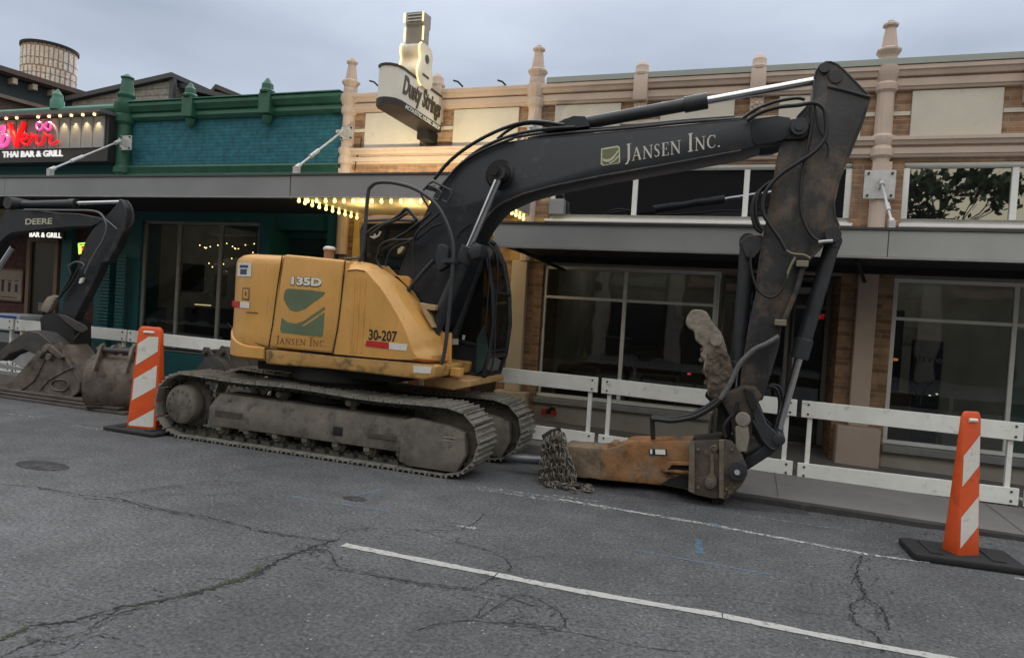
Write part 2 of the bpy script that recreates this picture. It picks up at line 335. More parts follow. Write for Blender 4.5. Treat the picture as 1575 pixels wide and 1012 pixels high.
# serif capitals, each a list of strokes (x0,y0,x1,y1,width) in a 1-high box, with advance width
T_, K_ = .055, .13
SER = {'J': (.34, [(.20, .12, .20, 1, K_), (.08, .98, .32, .98, .04), (.20, .12, .10, -.10, .09), (.10, -.10, .0, -.12, .06)]),
       'A': (.78, [(.08, .02, .36, 1, T_), (.36, 1, .66, .02, K_), (.18, .36, .55, .36, .05), (0, .02, .2, .02, .04), (.52, .02, .76, .02, .04)]),
       'N': (.86, [(.14, 0, .14, 1, T_), (.14, .98, .70, .03, K_), (.70, 0, .70, 1, T_), (.02, .98, .2, .98, .04), (.04, .02, .26, .02, .04), (.58, .98, .82, .98, .04)]),
       'S': (.52, [(.40, .82, .36, .95, .05), (.36, .95, .18, .97, .06), (.18, .97, .08, .82, .08), (.08, .82, .12, .64, .10), (.12, .64, .32, .44, .13), (.32, .44, .40, .26, .11), (.40, .26, .34, .07, .08), (.34, .07, .14, .02, .06), (.14, .02, .05, .16, .05)]),
       'E': (.62, [(.16, 0, .16, 1, K_), (.04, .98, .52, .98, .04), (.52, 1, .52, .82, .04), (.04, .02, .54, .02, .04), (.55, 0, .55, .2, .04), (.16, .52, .40, .52, .045), (.40, .62, .40, .42, .04)]),
       'I': (.36, [(.18, 0, .18, 1, K_), (.05, .98, .31, .98, .04), (.05, .02, .31, .02, .04)]),
       'C': (.72, [(.62, .80, .50, .94, .05), (.50, .94, .28, .96, .06), (.28, .96, .12, .76, .10), (.12, .76, .08, .48, .13), (.08, .48, .14, .2, .12), (.14, .2, .32, .03, .08), (.32, .03, .52, .05, .05), (.52, .05, .64, .2, .05), (.62, .98, .62, .74, .04)]),
       '.': (.22, [(.08, .06, .16, .06, .12)]), ' ': (.34, [])}
def serif_on(mb, body, p0, p1, ph, n, th=.003):
    adv = []; x = 0
    for i, ch in enumerate(body):
        big = (i == 0 or body[i-1] == ' '); s = 1.0 if big else .72
        adv.append((ch, x, s)); x += SER[ch][0]*s+.05
    p0, p1, ph, n = Vector(p0), Vector(p1), Vector(ph), Vector(n); ux = (p1-p0)/x; k = 0
    asp = ux.length/ph.length
    for ch, xo, s in adv:
        for (a, b, c, d, w) in SER[ch][1]:
            k += 1; dx, dy = (c-a)*asp, (d-b); l = math.hypot(dx, dy) or 1; nx, ny = -dy/l*w/2*s, dx/l*w/2*s
            ex, ey = dx/l*.012, dy/l*.012
            q = [((a*s+xo)-ex/asp+nx/asp, b*s-ey+ny), ((c*s+xo)+ex/asp+nx/asp, d*s+ey+ny), ((c*s+xo)+ex/asp-nx/asp, d*s+ey-ny), ((a*s+xo)-ex/asp-nx/asp, b*s-ey-ny)]
            hgt = th+(k % 5)*.0002
            mb.loft([[p0+ux*u+ph*v+n*hh for u, v in q] for hh in (-.001, hgt)])
    return mb
NY = Vector((0, -1, 0))
def decal(mb, pts, Y, th=.003):
    q = PX(pts, Y); return mb.pxz(q, Y-th, Y+.001)

# ================================================================== THE GROUND
def asphalt_mat():
    m = bpy.data.materials.new('asphalt'); m.use_nodes = True; t = m.node_tree; L = t.links.new; b = t.nodes['Principled BSDF']
    g = N(t, 'ShaderNodeTexCoord')
    n1 = N(t, 'ShaderNodeTexNoise'); n1.inputs['Scale'].default_value = .55; n1.inputs['Detail'].default_value = 6
    n2 = N(t, 'ShaderNodeTexNoise'); n2.inputs['Scale'].default_value = 44; n2.inputs['Detail'].default_value = 5; n2.inputs['Roughness'].default_value = .8
    v = N(t, 'ShaderNodeTexVoronoi'); v.inputs['Scale'].default_value = 58
    n3 = N(t, 'ShaderNodeTexNoise'); n3.inputs['Scale'].default_value = 3.5; n3.inputs['Detail'].default_value = 9; n3.inputs['Roughness'].default_value = .75
    for n in (n1, n2, v, n3): L(g.outputs['Object'], n.inputs[0])
    mx = N(t, 'ShaderNodeMix', data_type='RGBA'); mx.inputs[6].default_value = (.068, .0685, .071, 1); mx.inputs[7].default_value = (.103, .104, .107, 1)
    r1 = N(t, 'ShaderNodeMapRange'); r1.inputs[1].default_value = .35; r1.inputs[2].default_value = .65; L(n1.outputs[0], r1.inputs[0]); L(r1.outputs[0], mx.inputs[0])
    m2 = N(t, 'ShaderNodeMix', data_type='RGBA', blend_type='MULTIPLY'); m2.inputs[0].default_value = 1
    r2 = N(t, 'ShaderNodeMapRange'); r2.inputs[1].default_value = .3; r2.inputs[2].default_value = .7; r2.inputs[3].default_value = .12; r2.inputs[4].default_value = 2.0
    L(n2.outputs[0], r2.inputs[0]); L(mx.outputs[2], m2.inputs[6]); L(r2.outputs[0], m2.inputs[7])
    m3 = N(t, 'ShaderNodeMix', data_type='RGBA', blend_type='MULTIPLY'); m3.inputs[0].default_value = 1
    r3 = N(t, 'ShaderNodeMapRange'); r3.inputs[1].default_value = .3; r3.inputs[2].default_value = .7; r3.inputs[3].default_value = .74; r3.inputs[4].default_value = 1.24
    L(n3.outputs[0], r3.inputs[0]); L(m2.outputs[2], m3.inputs[6]); L(r3.outputs[0], m3.inputs[7])
    # pale stones
    sp = N(t, 'ShaderNodeSeparateColor'); L(v.outputs['Color'], sp.inputs[0])
    st = N(t, 'ShaderNodeMath', operation='GREATER_THAN'); st.inputs[1].default_value = .985; L(sp.outputs[0], st.inputs[0])
    dl = N(t, 'ShaderNodeMath', operation='LESS_THAN'); dl.inputs[1].default_value = .36; L(v.outputs['Distance'], dl.inputs[0])
    an = N(t, 'ShaderNodeMath', operation='MULTIPLY'); L(st.outputs[0], an.inputs[0]); L(dl.outputs[0], an.inputs[1])
    m4 = N(t, 'ShaderNodeMix', data_type='RGBA'); m4.inputs[7].default_value = (.24, .24, .235, 1); L(an.outputs[0], m4.inputs[0]); L(m3.outputs[2], m4.inputs[6])
    L(m4.outputs[2], b.inputs['Base Color']); b.inputs['Roughness'].default_value = .82; b.inputs['Specular IOR Level'].default_value = .35
    bp = N(t, 'ShaderNodeBump'); bp.inputs['Strength'].default_value = .55; bp.inputs['Distance'].default_value = .006; L(n2.outputs[0], bp.inputs['Height']); L(bp.outputs[0], b.inputs['Normal'])
    return m
asph = asphalt_mat()
conc = M('sidewalk_concrete', (.165, .16, .155), .85, 0, .14, 1.6, dirt=((.10, .095, .09), .58, 3), bump=.25, bscale=70)
kerbm = M('kerb_stone', (.038, .036, .034), .85, 0, .35, 5, dirt=((.09, .085, .08), .60, 6), bump=.4, bscale=30)
solo('ground', MB().box(-200, 200, -200, 200, -.3, -.03), M('bare_ground', (.08, .08, .08), .9), kind='structure')
solo('road', MB().box(-60, 60, -12, 40, -.02, 0), asph, kind='structure')
def zk(x): return max(.03, min(.14, .066-.013*(x-.3)))
def zb(x): return max(.04, min(.17, .08-.02*(x-1.3)))
mb = MB()
xs = [-60, -14, -9, -5, -1.95, -1.6, 0, 1.3, 3, 6, 60]
def fr(x): return 7.08 if x <= -1.94 else 6.285
rows = [[(x, fr(x), zk(x)), (x, 8.48, zb(x)), (x, 9.6, zb(x)), (x, 9.6, -.01), (x, fr(x), -.01)] for x in xs]
mb.loft(rows); solo('sidewalk', mb, conc, kind='structure')
mb = MB()
for x0, x1 in ((.35, .356), (2.15, 2.156), (-1.52, -1.513), (4, 4.01)):
    mb.poly([(x0, 6.37, zk(x0)+.004), (x1, 6.37, zk(x0)+.004), (x1+.0, 8.4, zb(x0)+.004), (x0, 8.4, zb(x0)+.004)])
solo('sidewalk_joints', mb, M('joint_dark', (.07, .07, .07), .9), kind='structure')
mb = MB(); prev = None; L1 = []
x = -1.62
while x < 12:
    j = random.uniform(-.012, .012); k = random.uniform(-.006, .004)
    if -.05 < x < .05: k = -.02
    L1.append([(x, 6.25+j, -.005), (x, 6.255+j, zk(x)-.012+k), (x, 6.27+j*.5, zk(x)+.001+k), (x, 6.292, zk(x)+.003), (x, 6.292, -.005)]); x += .11
mb.loft(L1); solo('kerb', mb, kerbm, kind='structure')
# tar / patch strip along the gutter and the mound beside the hammer
mb = MB(); L1 = []
for i in range(40):
    tp = min(1, (39-i)/14, i/4+.05); x = -1.75+i*.06; w = (.5*(1+math.sin(i*.8))*.03+.10)*tp; hgt = .022+.018*math.sin(i*.45)+random.uniform(0, .008)
    hgt *= tp
    L1.append([(x, 6.12-w*1.8+random.uniform(-.012, .012)*tp, -.003), (x, 6.12-w*1.0, hgt*.9), (x, 6.14, hgt), (x, 6.24, .004+.016*tp), (x, 6.24, -.003)])
mb.loft(L1); solo('asphalt_patch', mb, M('loose_asphalt', (.045, .045, .05), .9, 0, .35, 14, bump=.8, bscale=40), kind='structure')
def ribbon(mb, pts, w, z=.004, jit=.0, n=5, wj=0.):
    pts = smooth([G(*p) for p in pts], n) if len(pts) > 2 else [G(*pts[0]).lerp(G(*pts[1]), k/14) for k in range(15)]
    A, B = [], []
    for i, p in enumerate(pts):
        d = (pts[min(i+1, len(pts)-1)]-pts[max(i-1, 0)]).normalized(); nn = Vector((-d.y, d.x, 0)); c = p+nn*random.uniform(-jit, jit)
        ww = max(.001, w/2*(1+random.uniform(-wj, wj)))
        A.append((c.x+nn.x*ww, c.y+nn.y*ww, z)); B.append((c.x-nn.x*ww, c.y-nn.y*ww, z))
    mb.loft([A, B], caps=False, closed=False)
wl = worn('worn_white_line', (.40, .395, .37), .37, 24, soft=.10); wl2 = worn('faded_white_line', (.46, .455, .43), .50, 26); wl3 = worn('very_faded_line', (.36, .36, .35), .56, 22)
bl = worn('blue_survey_paint', (.12, .25, .37), .55, 30, soft=.18)
mb = MB(); ribbon(mb, [(528, 838), (690, 870), (762, 884)], .062, .004, 0.002, 14, wj=.16); ribbon(mb, [(764, 884.5), (900, 911), (1110, 947)], .062, .004, 0.002, 14, wj=.16); ribbon(mb, [(1112, 947.5), (1300, 985), (1500, 1021)], .062, .004, .002, 14, wj=.12)
solo('lane_line', mb, wl, kind='structure')
mb = MB(); ribbon(mb, [(860, 768), (1090, 807)], .045, .004, wj=.35); ribbon(mb, [(1085, 806), (1335, 853)], .048, .004, wj=.2); ribbon(mb, [(1335, 853), (1430, 866)], .03, .004, wj=.5); ribbon(mb, [(1560, 889), (1640, 902)], .04)
ribbon(mb, [(703, 809), (733, 813)], .04, .004, wj=.5)
solo('parking_line', mb, wl2, kind='structure')
mb = MB(); ribbon(mb, [(730, 750), (800, 760), (950, 783)], .12, .003, wj=.4); ribbon(mb, [(850, 762), (920, 772)], .06, .0045, wj=.4); ribbon(mb, [(5, 636), (60, 643)], .06); ribbon(mb, [(115, 655), (175, 664)], .07); ribbon(mb, [(1130, 790), (1330, 820)], .03, wj=.5)
solo('faded_line', mb, wl3, kind='structure')
mb = MB(); ribbon(mb, [(432, 762), (600, 787)], .022, wj=.3); ribbon(mb, [(545, 763), (590, 753)], .03, wj=.3); ribbon(mb, [(972, 846), (1185, 884)], .022, wj=.3); ribbon(mb, [(1074, 830), (1076, 852)], .05, wj=.2); ribbon(mb, [(1098, 805), (1103, 812)], .05)
solo('survey_marks', mb, bl, kind='structure')
crk = worn('crack_dark', (.022, .022, .023), .44, 26, .95, .12)
CR = [([(0, 745), (60, 750), (130, 762), (185, 768), (260, 785), (330, 798), (400, 815), (470, 827), (520, 832)], .010),
      ([(130, 762), (190, 758), (260, 748), (330, 741), (385, 744)], .007), ([(185, 768), (220, 778), (300, 795)], .006),
      ([(0, 985), (50, 963), (120, 953), (190, 933), (260, 922), (330, 903), (390, 884), (430, 862), (480, 842), (520, 830)], .016),
      ([(0, 1010), (60, 985), (120, 975), (170, 948), (230, 932)], .009), ([(20, 1012), (90, 1006), (130, 985)], .007),
      ([(390, 862), (440, 852), (500, 846), (520, 870), (560, 880), (640, 895), (720, 905), (770, 915), (820, 932)], .006),
      ([(520, 830), (540, 814), (600, 813), (680, 816), (720, 810), (745, 790)], .006), ([(640, 815), (700, 832), (760, 850), (785, 868), (780, 880)], .006),
      ([(785, 862), (830, 855)], .004), ([(500, 873), (590, 888), (710, 905), (770, 885), (812, 890)], .006),
      ([(750, 925), (735, 950), (800, 915), (850, 935), (868, 955), (860, 965), (810, 960), (700, 955), (640, 970)], .006), ([(760, 960), (860, 970), (960, 990), (1060, 1005)], .005),
      ([(1325, 855), (1318, 880), (1325, 905), (1333, 920), (1355, 935), (1365, 960), (1368, 970)], .010), ([(1330, 920), (1310, 928), (1312, 945), (1318, 960), (1345, 975), (1352, 990), (1357, 1003)], .010),
      ([(1318, 880), (1310, 898)], .007), ([(1000, 915), (1100, 918), (1180, 930), (1240, 942), (1310, 950)], .004), ([(1330, 855), (1390, 850), (1325, 840)], .008),
      ([(250, 702), (290, 703), (350, 700)], .006), ([(330, 741), (360, 725), (460, 712)], .004), ([(40, 640), (120, 655), (200, 672)], .005), ([(1440, 735), (1470, 758)], .004)]
mb = MB()
for pts, w in CR:
    ribbon(mb, pts, w*.85, .0035, w*.9, 11, .75)
    if w > .005 and len(pts) > 3:
        ribbon(mb, [(a+random.uniform(-4, 4), b+random.uniform(1, 4)) for a, b in pts[1:]], w*.55, .0035, w*1.6, 11, .95)
for pts, w in CR:                                                   # short side branches
    for a, b in pts[1:-1]:
        if random.random() < .65: ribbon(mb, [(a, b), (a+random.uniform(-26, 26), b+random.uniform(-7, 9)), (a+random.uniform(-44, 44), b+random.uniform(-10, 13))], .003, .0035, .008, 9, .9)
rnd = random.Random(21)
for hx, hy, sx_, sy_, n_ in ((500, 848, 50, 14, 16), (450, 862, 60, 12, 10), (1330, 880, 30, 30, 14), (1335, 930, 40, 30, 12), (790, 900, 70, 22, 10), (820, 945, 70, 20, 9), (100, 975, 90, 25, 12), (300, 905, 90, 16, 8), (1390, 860, 60, 8, 8), (250, 770, 120, 12, 8), (600, 820, 60, 8, 5)):
    for _ in range(n_):
        x_, y_ = rnd.gauss(hx, sx_*.5), rnd.gauss(hy, sy_*.5); a_, b_ = rnd.uniform(-1, 1)*sx_*.5, rnd.uniform(-1, 1)*sy_*.45
        ribbon(mb, [(x_, y_), (x_+a_*.5+rnd.gauss(0, 3), y_+b_*.5+rnd.gauss(0, 2)), (x_+a_, y_+b_)], rnd.uniform(.0025, .006), .0035, .007, 8, .9)
solo('road_cracks', mb, crk, kind='structure')
mb = MB()
for pts in ([(200, 932), (260, 920), (330, 903), (372, 890)], [(0, 984), (40, 966)], [(330, 903), (390, 880), (400, 872)]):
    P0 = smooth([G(*p) for p in pts], 40)
    for p in P0:
        for _ in range(3):
            q = p+Vector((random.gauss(0, .008), random.gauss(0, .006), .003)); s = random.uniform(.0015, .004)
            mb.sphere(q, s, (1.4, 1, .5), 5)
solo('crack_moss', mb, M('moss', (.05, .062, .03), .95, 0, .3, 30), kind='stuff')
def disc(mb, c, rx, ry, z, n=26): mb.loft([[(c.x+rx*math.cos(2*math.pi*k/n), c.y+ry*math.sin(2*math.pi*k/n), q) for k in range(n)] for q in (.001, z)])
mb = MB(); disc(mb, G(65, 716), .26, .13, .003); disc(mb, G(545, 767), .10, .06, .003)
solo('utility_cover_patch', mb, worn('old_patch_tar', (.05, .049, .051), .46, 9, .85, .10), kind='structure')

rnd = random.Random(11); mb = MB()
for k in range(900):
    if k < 520: c = Vector((rnd.uniform(-1.9, 3.2), 6.22-abs(rnd.gauss(0, .13)), 0))
    elif k < 760: c = Vector((rnd.uniform(-5.9, -1.9), rnd.choice((5.52, 5.98))+rnd.gauss(0, .05), 0))
    else: c = Vector((-1.1+rnd.gauss(0, .45), 5.85+rnd.gauss(0, .16), 0))
    r_ = rnd.uniform(.003, .010)*(1.6 if rnd.random() < .06 else 1); v = [mb.bm.verts.new(c+Vector((rnd.uniform(-1, 1), rnd.uniform(-1, 1), rnd.uniform(0, 1)))*r_*1.3) for _ in range(4)]
    for f in ((0, 1, 2), (0, 1, 3), (1, 2, 3), (0, 2, 3)): mb.bm.faces.new([v[i] for i in f])
solo('road_grit', mb, M('grit', (.13, .12, .105), .9, 0, .4, 40), kind='stuff', flat=True)
# ================================================================== TERRACOTTA BUILDING
YF = 8.5
def profile(mb, x0, x1, pts): mb.pyz([(YF+.05, pts[0][1])]+pts+[(YF+.05, pts[-1][1])], x0, x1)
tb = Thing('terracotta_building', 'cream and terracotta shop building with roman brick, panels and tall finials', 'building', (-1, YF, 0))
XL, XR = -5.64, 7.0
mb = MB()
mb.box(XL, XR, YF, 9.2, 3.44, 4.46)
mb.box(XL, -2.52, YF, 8.8, 2.2, 3.44); mb.box(-2.52, XR, YF, 8.8, 2.2, 2.755)
mb.box(1.0, 1.51, YF, 8.8, 2.755, 3.44); mb.box(4.6, XR, YF, 8.8, 2.755, 3.44)
for x0, x1 in ((-3.1, -2.545), (.97, 1.50)): mb.box(x0, x1, YF, 9.3, 0.02, 2.2)
mb.box(4.6, XR, YF, 9.3, .02, 2.2); mb.box(XL, -5.0, YF, 9.3, .02, 2.2)
tb.part('wall', mb, brk)
mb = MB(); mb.box(XL, XR, 9.2, 18, 3.0, 4.4); mb.box(XL, XR, 12.5, 12.7, 0, 3.0); tb.part('roof', mb, M('roof_felt', (.08, .08, .08), .9))
mb = MB()
profile(mb, XL, XR, [(8.375, 4.46), (8.365, 4.45), (8.365, 4.41), (8.385, 4.402), (8.40, 4.36), (8.405, 4.352), (8.45, 4.348), (8.45, 4.332), (8.425, 4.328), (8.425, 4.25), (8.44, 4.245), (8.45, 4.22), (8.48, 4.215)])
tb.part('cornice', mb, terra, flat=True)
mb = MB(); profile(mb, -2.62, XR, [(8.36, 4.53), (8.355, 4.462), (8.40, 4.461)]); tb.part('roof_flashing', mb, flash)
mb = MB(); profile(mb, XL, XR, [(8.385, 3.695), (8.38, 3.69), (8.38, 3.655), (8.40, 3.65), (8.415, 3.61), (8.455, 3.605), (8.455, 3.582), (8.43, 3.578), (8.43, 3.515), (8.445, 3.51), (8.455, 3.485), (8.48, 3.48)]); tb.part('string_course', mb, terra, flat=True)
# bays
tall = [-5.55, -2.76, 1.29, 5.34]; low = [-4.18, -1.42, -.07, 2.63, 3.98]
allx = sorted(tall+low)
for a, b in zip(allx, allx[1:]):
    tb.part('wall_panel', MB().box(a+.245, b-.245, 8.47, 8.51, 3.715, 4.205).bevel(.004, 1), cream)
mb = MB()
for a in allx: mb.box(a-.238, a+.238, 8.485, 8.51, 3.945, 3.99)
tb.part('stone_band', mb, cream)
for a in tall:
    mb = MB(); c = (a-.02, 8.47, 0)
    mb.lathe(c, [(.085, 2.2), (.085, 3.46), (.12, 3.49), (.12, 3.56), (.10, 3.60), (.125, 3.66), (.125, 3.70), (.092, 3.73), (.088, 4.18), (.115, 4.21), (.12, 4.27), (.10, 4.30), (.12, 4.35), (.14, 4.40), (.14, 4.46), (.10, 4.475), (.10, 4.56)], 12, rot=math.pi/12)
    mb.box(a-.105, a+.085, 8.40, 8.51, 3.20 if a > 0 else 3.15, 3.42)
    pl = tb.part('pilaster', mb, terra, ang=25)
    mb = MB(); mb.lathe(c, [(.085, 4.55), (.095, 4.59), (.130, 4.635), (.132, 4.655), (.098, 4.675), (.088, 4.68), (.056, 4.895), (.052, 4.90), (.082, 4.92), (.082, 4.94), (.042, 4.96), (.036, 4.98), (.008, 4.99)], 8, rot=math.pi/8)
    tb.part('finial', mb, terra, pl, ang=20)
for a in low:
    mb = MB(); mb.box(a-.085, a+.085, 8.33, 8.51, 4.19, 4.50); mb.bevel(.012, 2)
    mb.lathe((a, 8.42, 0), [(.10, 4.50), (.105, 4.53), (.085, 4.56), (.082, 4.62), (.05, 4.66), (.03, 4.68), (.005, 4.70)], 8, rot=math.pi/8)
    mb.box(a-.075, a+.075, 8.40, 8.51, 4.04, 4.185)
    for k in range(7): mb.sphere((a+.045*math.cos(k*.9), 8.40, 4.11+.045*math.sin(k*.9)), .026, seg=6)
    mb.sphere((a, 8.39, 4.11), .03, seg=6)
    tb.part('bracket', mb, terra)
# upper windows
def window(thing, x0, x1, z0, z1, yf, mull=(), trans=(), fm=alu, gm=upglass, fw=.045, name='window'):
    f = MB(); f.box(x0, x1, yf-.03, yf+.03, z1-fw, z1); f.box(x0, x1, yf-.03, yf+.03, z0, z0+fw)
    f.box(x0, x0+fw, yf-.03, yf+.03, z0+fw, z1-fw); f.box(x1-fw, x1, yf-.03, yf+.03, z0+fw, z1-fw)
    for mx_ in mull: f.box(mx_-fw*.5, mx_+fw*.5, yf-.032, yf+.03, z0+fw, z1-fw)
    ms = [x0+fw]+[q for m in mull for q in (m-fw*.5, m+fw*.5)]+[x1-fw]
    for tz in trans:
        for k in range(0, len(ms), 2): f.box(ms[k], ms[k+1], yf-.028, yf+.028, tz-fw*.4, tz+fw*.4)
    w = thing.part(name, f.bevel(.003, 1), fm)
    thing.part('pane', MB().box(x0+.02, x1-.02, yf-.004, yf+.004, z0+.02, z1-.02), gm, w, flat=True)
    return w
window(tb, -2.52, 1.0, 2.757, 3.438, 8.55, (-1.43, -.12), fw=.062)
window(tb, 1.512, 4.598, 2.757, 3.438, 8.55, (2.56, 3.58), fw=.062)
mb = MB(); mb.box(-2.56, 1.03, 8.44, 8.6, 2.72, 2.752); mb.box(1.49, 4.65, 8.44, 8.6, 2.72, 2.752); tb.part('window_sill', mb.bevel(.004, 1), alu)
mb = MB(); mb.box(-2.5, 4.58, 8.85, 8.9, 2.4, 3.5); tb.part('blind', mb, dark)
mb = MB(); mb.box(-2.545, .97, 8.50, 8.62, 2.165, 2.199); mb.box(1.5, 4.6, 8.50, 8.62, 2.165, 2.199); tb.part('lintel', mb, M('tan_trim', (.26, .23, .19), .6))
# lower storefronts
window(tb, -2.54, -.36, .46, 2.163, 8.56, (-1.47,), (1.755,), gm=winglass, name='shop_window')
window(tb, 1.502, 4.598, .33, 2.163, 8.56, (2.66, 3.7), (1.72,), gm=winglass, name='shop_window')
mb = MB(); mb.box(-2.545, -.36, 8.51, 8.68, .0, .38); mb.box(1.50, 4.6, 8.51, 8.68, 0, .24); mb.box(-.40, -.36, 8.68, 9.35, 0, .38); tb.part('bulkhead', mb, bulkh)
mb = MB(); mb.box(-2.56, -.34, 8.44, 8.66, .382, .455); mb.box(1.49, 4.6, 8.44, 8.66, .243, .325); tb.part('sill_ledge', mb.bevel(.006, 1), M('grey_sill', (.24, .24, .24), .6))
mb = MB(); mb.box(2.70, 3.66, 8.60, 8.62, .36, 1.68); tb.part('blind_panel', mb, M('sage_panel', (.14, .18, .15), .7), label='pale sage panel closing the window at the right edge')
# recessed entrance
mb = MB(); mb.box(-.385, -.34, 8.56, 8.60, .46, 2.16); mb.box(-.37, -.34, 8.60, 9.3, .40, .45); mb.box(-.37, -.34, 8.60, 9.3, 2.12, 2.2)
tb.part('corner_post', mb, alu)
tb.part('side_glass', MB().box(-.36, -.35, 8.6, 9.3, .45, 2.12), winglass, flat=True)
w = window(tb, -.34, .50, .10, 2.19, 9.33, (), (1.85,), alud, winglass, name='side_light')
w = window(tb, .505, .965, .06, 2.19, 9.33, (), (1.82,), alud, winglass, .055, name='shop_door')
mb = MB(); mb.box(.56, .58, 9.26, 9.28, .9, 1.2); mb.box(.56, .58, 9.28, 9.33, .9, .93); mb.box(.56, .58, 9.28, 9.33, 1.17, 1.2); tb.part('handle', mb, alu, w)
# ground floor pilasters
for a, zt, xo in ((1.23, 2.2, .10), (-2.845, 2.2, .105)):
    mb = MB(); mb.box(a-xo, a+xo, 8.41, 8.50, .5, zt-.002); mb.bevel(.008, 1)
    mb2 = MB(); mb2.box(a-.22, a+.22, 8.33, 8.55, .0, .50); mb2.bevel(.012, 1)
    p = tb.part('pilaster', mb, terra if a > 0 else M('pale_pilaster', (.50, .42, .31), .75, 0, .1, 3)); tb.part('pilaster_base', mb2, terra if a > 0 else MATS['pale_pilaster'], p)
# interior room
mb = MB(); mb.box(-5.5, 6.9, 12.2, 12.3, 0, 3); mb.box(-5.6, 6.9, 9.4, 12.2, 2.9, 2.95); mb.box(-.2, -.15, 9.5, 12.2, 0, 2.9); mb.box(1.3, 1.4, 9.4, 12.2, 0, 2.9); mb.box(-2.7, -2.6, 9.4, 12.2, 0, 2.9); mb.box(-5.6, 6.9, 9.61, 12.2, .02, .1)
tb.part('interior', mb, dark2)
mb = MB(); mb.box(-2.3, -1.2, 11.9, 12.1, 1.1, 1.85); mb.box(-2.4, -.9, 10.3, 10.9, .75, .8); mb.box(-1.6, -1.5, 10.4, 10.5, .8, 1.0); mb.box(1.6, 2.1, 11.0, 11.1, .2, 1.9); tb.part('counter', mb, dark)
for fx, fy, fw_, fh, col in ((-2.35, 9.9, .5, .8, (.08, .05, .03)), (-1.9, 10.6, .4, 1.25, (.12, .11, .10)), (-1.15, 9.9, .45, .75, (.07, .045, .03)), (-.75, 10.8, .35, 1.6, (.2, .18, .15)), (1.75, 9.9, .5, .8, (.10, .06, .035)), (2.3, 10.5, .3, 1.5, (.05, .07, .10)), (.2, 10.4, .4, 1.3, (.10, .07, .04))):
    tb.part('table', MB().box(fx-fw_/2, fx+fw_/2, fy-.2, fy+.2, .1, fh).bevel(.02, 1), M('furnishing_%d' % int(col[0]*1000+fx*10+99), col, .7))
for fx, fz in ((-2.1, 1.45), (-1.2, 1.5), (1.9, 1.4), (2.35, 1.55)): tb.part('picture', MB().box(fx-.17, fx+.17, 12.15, 12.19, fz-.12, fz+.14), M('dull_print', (.30, .27, .22), .8, 0, .4, 6))
tb.part('wall_lining', MB().box(1.42, 2.0, 11.3, 11.35, .1, 2.8), M('brown_lining', (.16, .10, .05), .8))
mb = MB(); text_on(mb, 'Irregulars', P(1415, 557, 8.53), P(1510, 562, 8.53), Vector((0, 0, .075)), NY, 0, .001)
mb.tube([P(1398, 585, 8.53), P(1409, 597, 8.53)], .004, 5); mb.tube([P(1426, 597, 8.53), P(1438, 587, 8.53), P(1443, 584, 8.53)], .004, 5); mb.tube([P(1417, 609, 8.53), P(1415, 623, 8.53)], .004, 5)
c = P(1417, 601, 8.53); mb.tube([c+Vector((.05*math.cos(k*.45), 0, .05*math.sin(k*.45))) for k in range(15)], .004, 5)
mb.tube([P(1470, 567, 8.53), P(1475, 571, 8.53), P(1479, 568, 8.53), P(1485, 571, 8.53)], .003, 5)
# (glass lettering is faint)
tb.part('window_lettering', mb, M('faint_window_paint', (.055, .065, .058), .7))
# faint ceiling lamps added to brighten the dark shop rooms
for nm_, p_ in (('left', (-1.7, 11.0, 2.55)), ('right', (2.4, 11.0, 2.55)), ('teal', (-8.6, 10.6, 2.6))):
    pt = Thing('room_fill_lamp', {'left': 'added round ceiling lamp brightening the shop behind the digging arm', 'right': 'added round ceiling lamp brightening the shop at the right edge', 'teal': 'added round ceiling lamp brightening the teal shop'}[nm_], 'lamp', p_)
    pt.part('stem', MB().cyl(p_, (p_[0], p_[1], p_[2]+.3), .01, seg=6), darkm); pt.part('globe', MB().sphere(p_, .04, seg=10), M('fill_lamp_globe', (.9, .85, .7), .5, emit=(1, .85, .6), es=.8))
    ld = bpy.data.lights.new('lamp_light', 'POINT'); ld.energy = 2.6; ld.color = (1, .86, .66); ld.shadow_soft_size = .1; lo = bpy.data.objects.new('lamp_light', ld); COL.objects.link(lo); lo.location = (p_[0], p_[1], p_[2]-.12)
# theatre front under the marquee
mb = MB(); mb.box(-5.0, -3.36, 9.25, 9.3, 0, 2.7); tb.part('theatre_doors', mb, M('dark_doors', (.05, .03, .02), .5))
mb = MB(); mb.box(-3.36, -3.105, 8.49, 9.25, .6, 2.15); tb.part('poster_panel', mb, M('amber_panel', (.55, .24, .035), .5, 0, .15, 4), label='amber poster panel beside the pale pilaster')
mb = MB(); mb.box(-3.40, -3.12, 8.44, 8.485, 1.62, 1.70); mb.box(-3.40, -3.12, 8.44, 8.485, 2.14, 2.2); mb.box(-3.45, -3.0, 8.42, 8.48, .08, .34); tb.part('poster_rail', mb, darkm)
mb = MB(); mb.box(-4.5, -3.42, 8.4, 8.55, .05, .52); tb.part('box_office_base', mb, M('oxblood_panel', (.14, .045, .02), .5, 0, .15, 4))
mb = MB(); mb.box(-5.05, -3.40, 8.55, 8.9, 2.2, 2.70); tb.part('marquee_header', mb, M('header_cream', (.50, .42, .25), .7))
mb = MB(); mb.box(-5.36, -5.27, 8.42, 8.5, .3, 2.68); tb.part('door_trim', mb, M('amber_trim', (.50, .36, .12), .6))
mb = MB(); mb.box(-3.0, -2.55, 8.47, 8.51, 2.2, 2.76); tb.part('wall_patch', mb, M('ochre_wall', (.42, .28, .10), .7))
tb.part('utility_box', MB().box(-2.5, -2.3, 8.40, 8.52, 2.80, 3.0).bevel(.01, 1), canm)
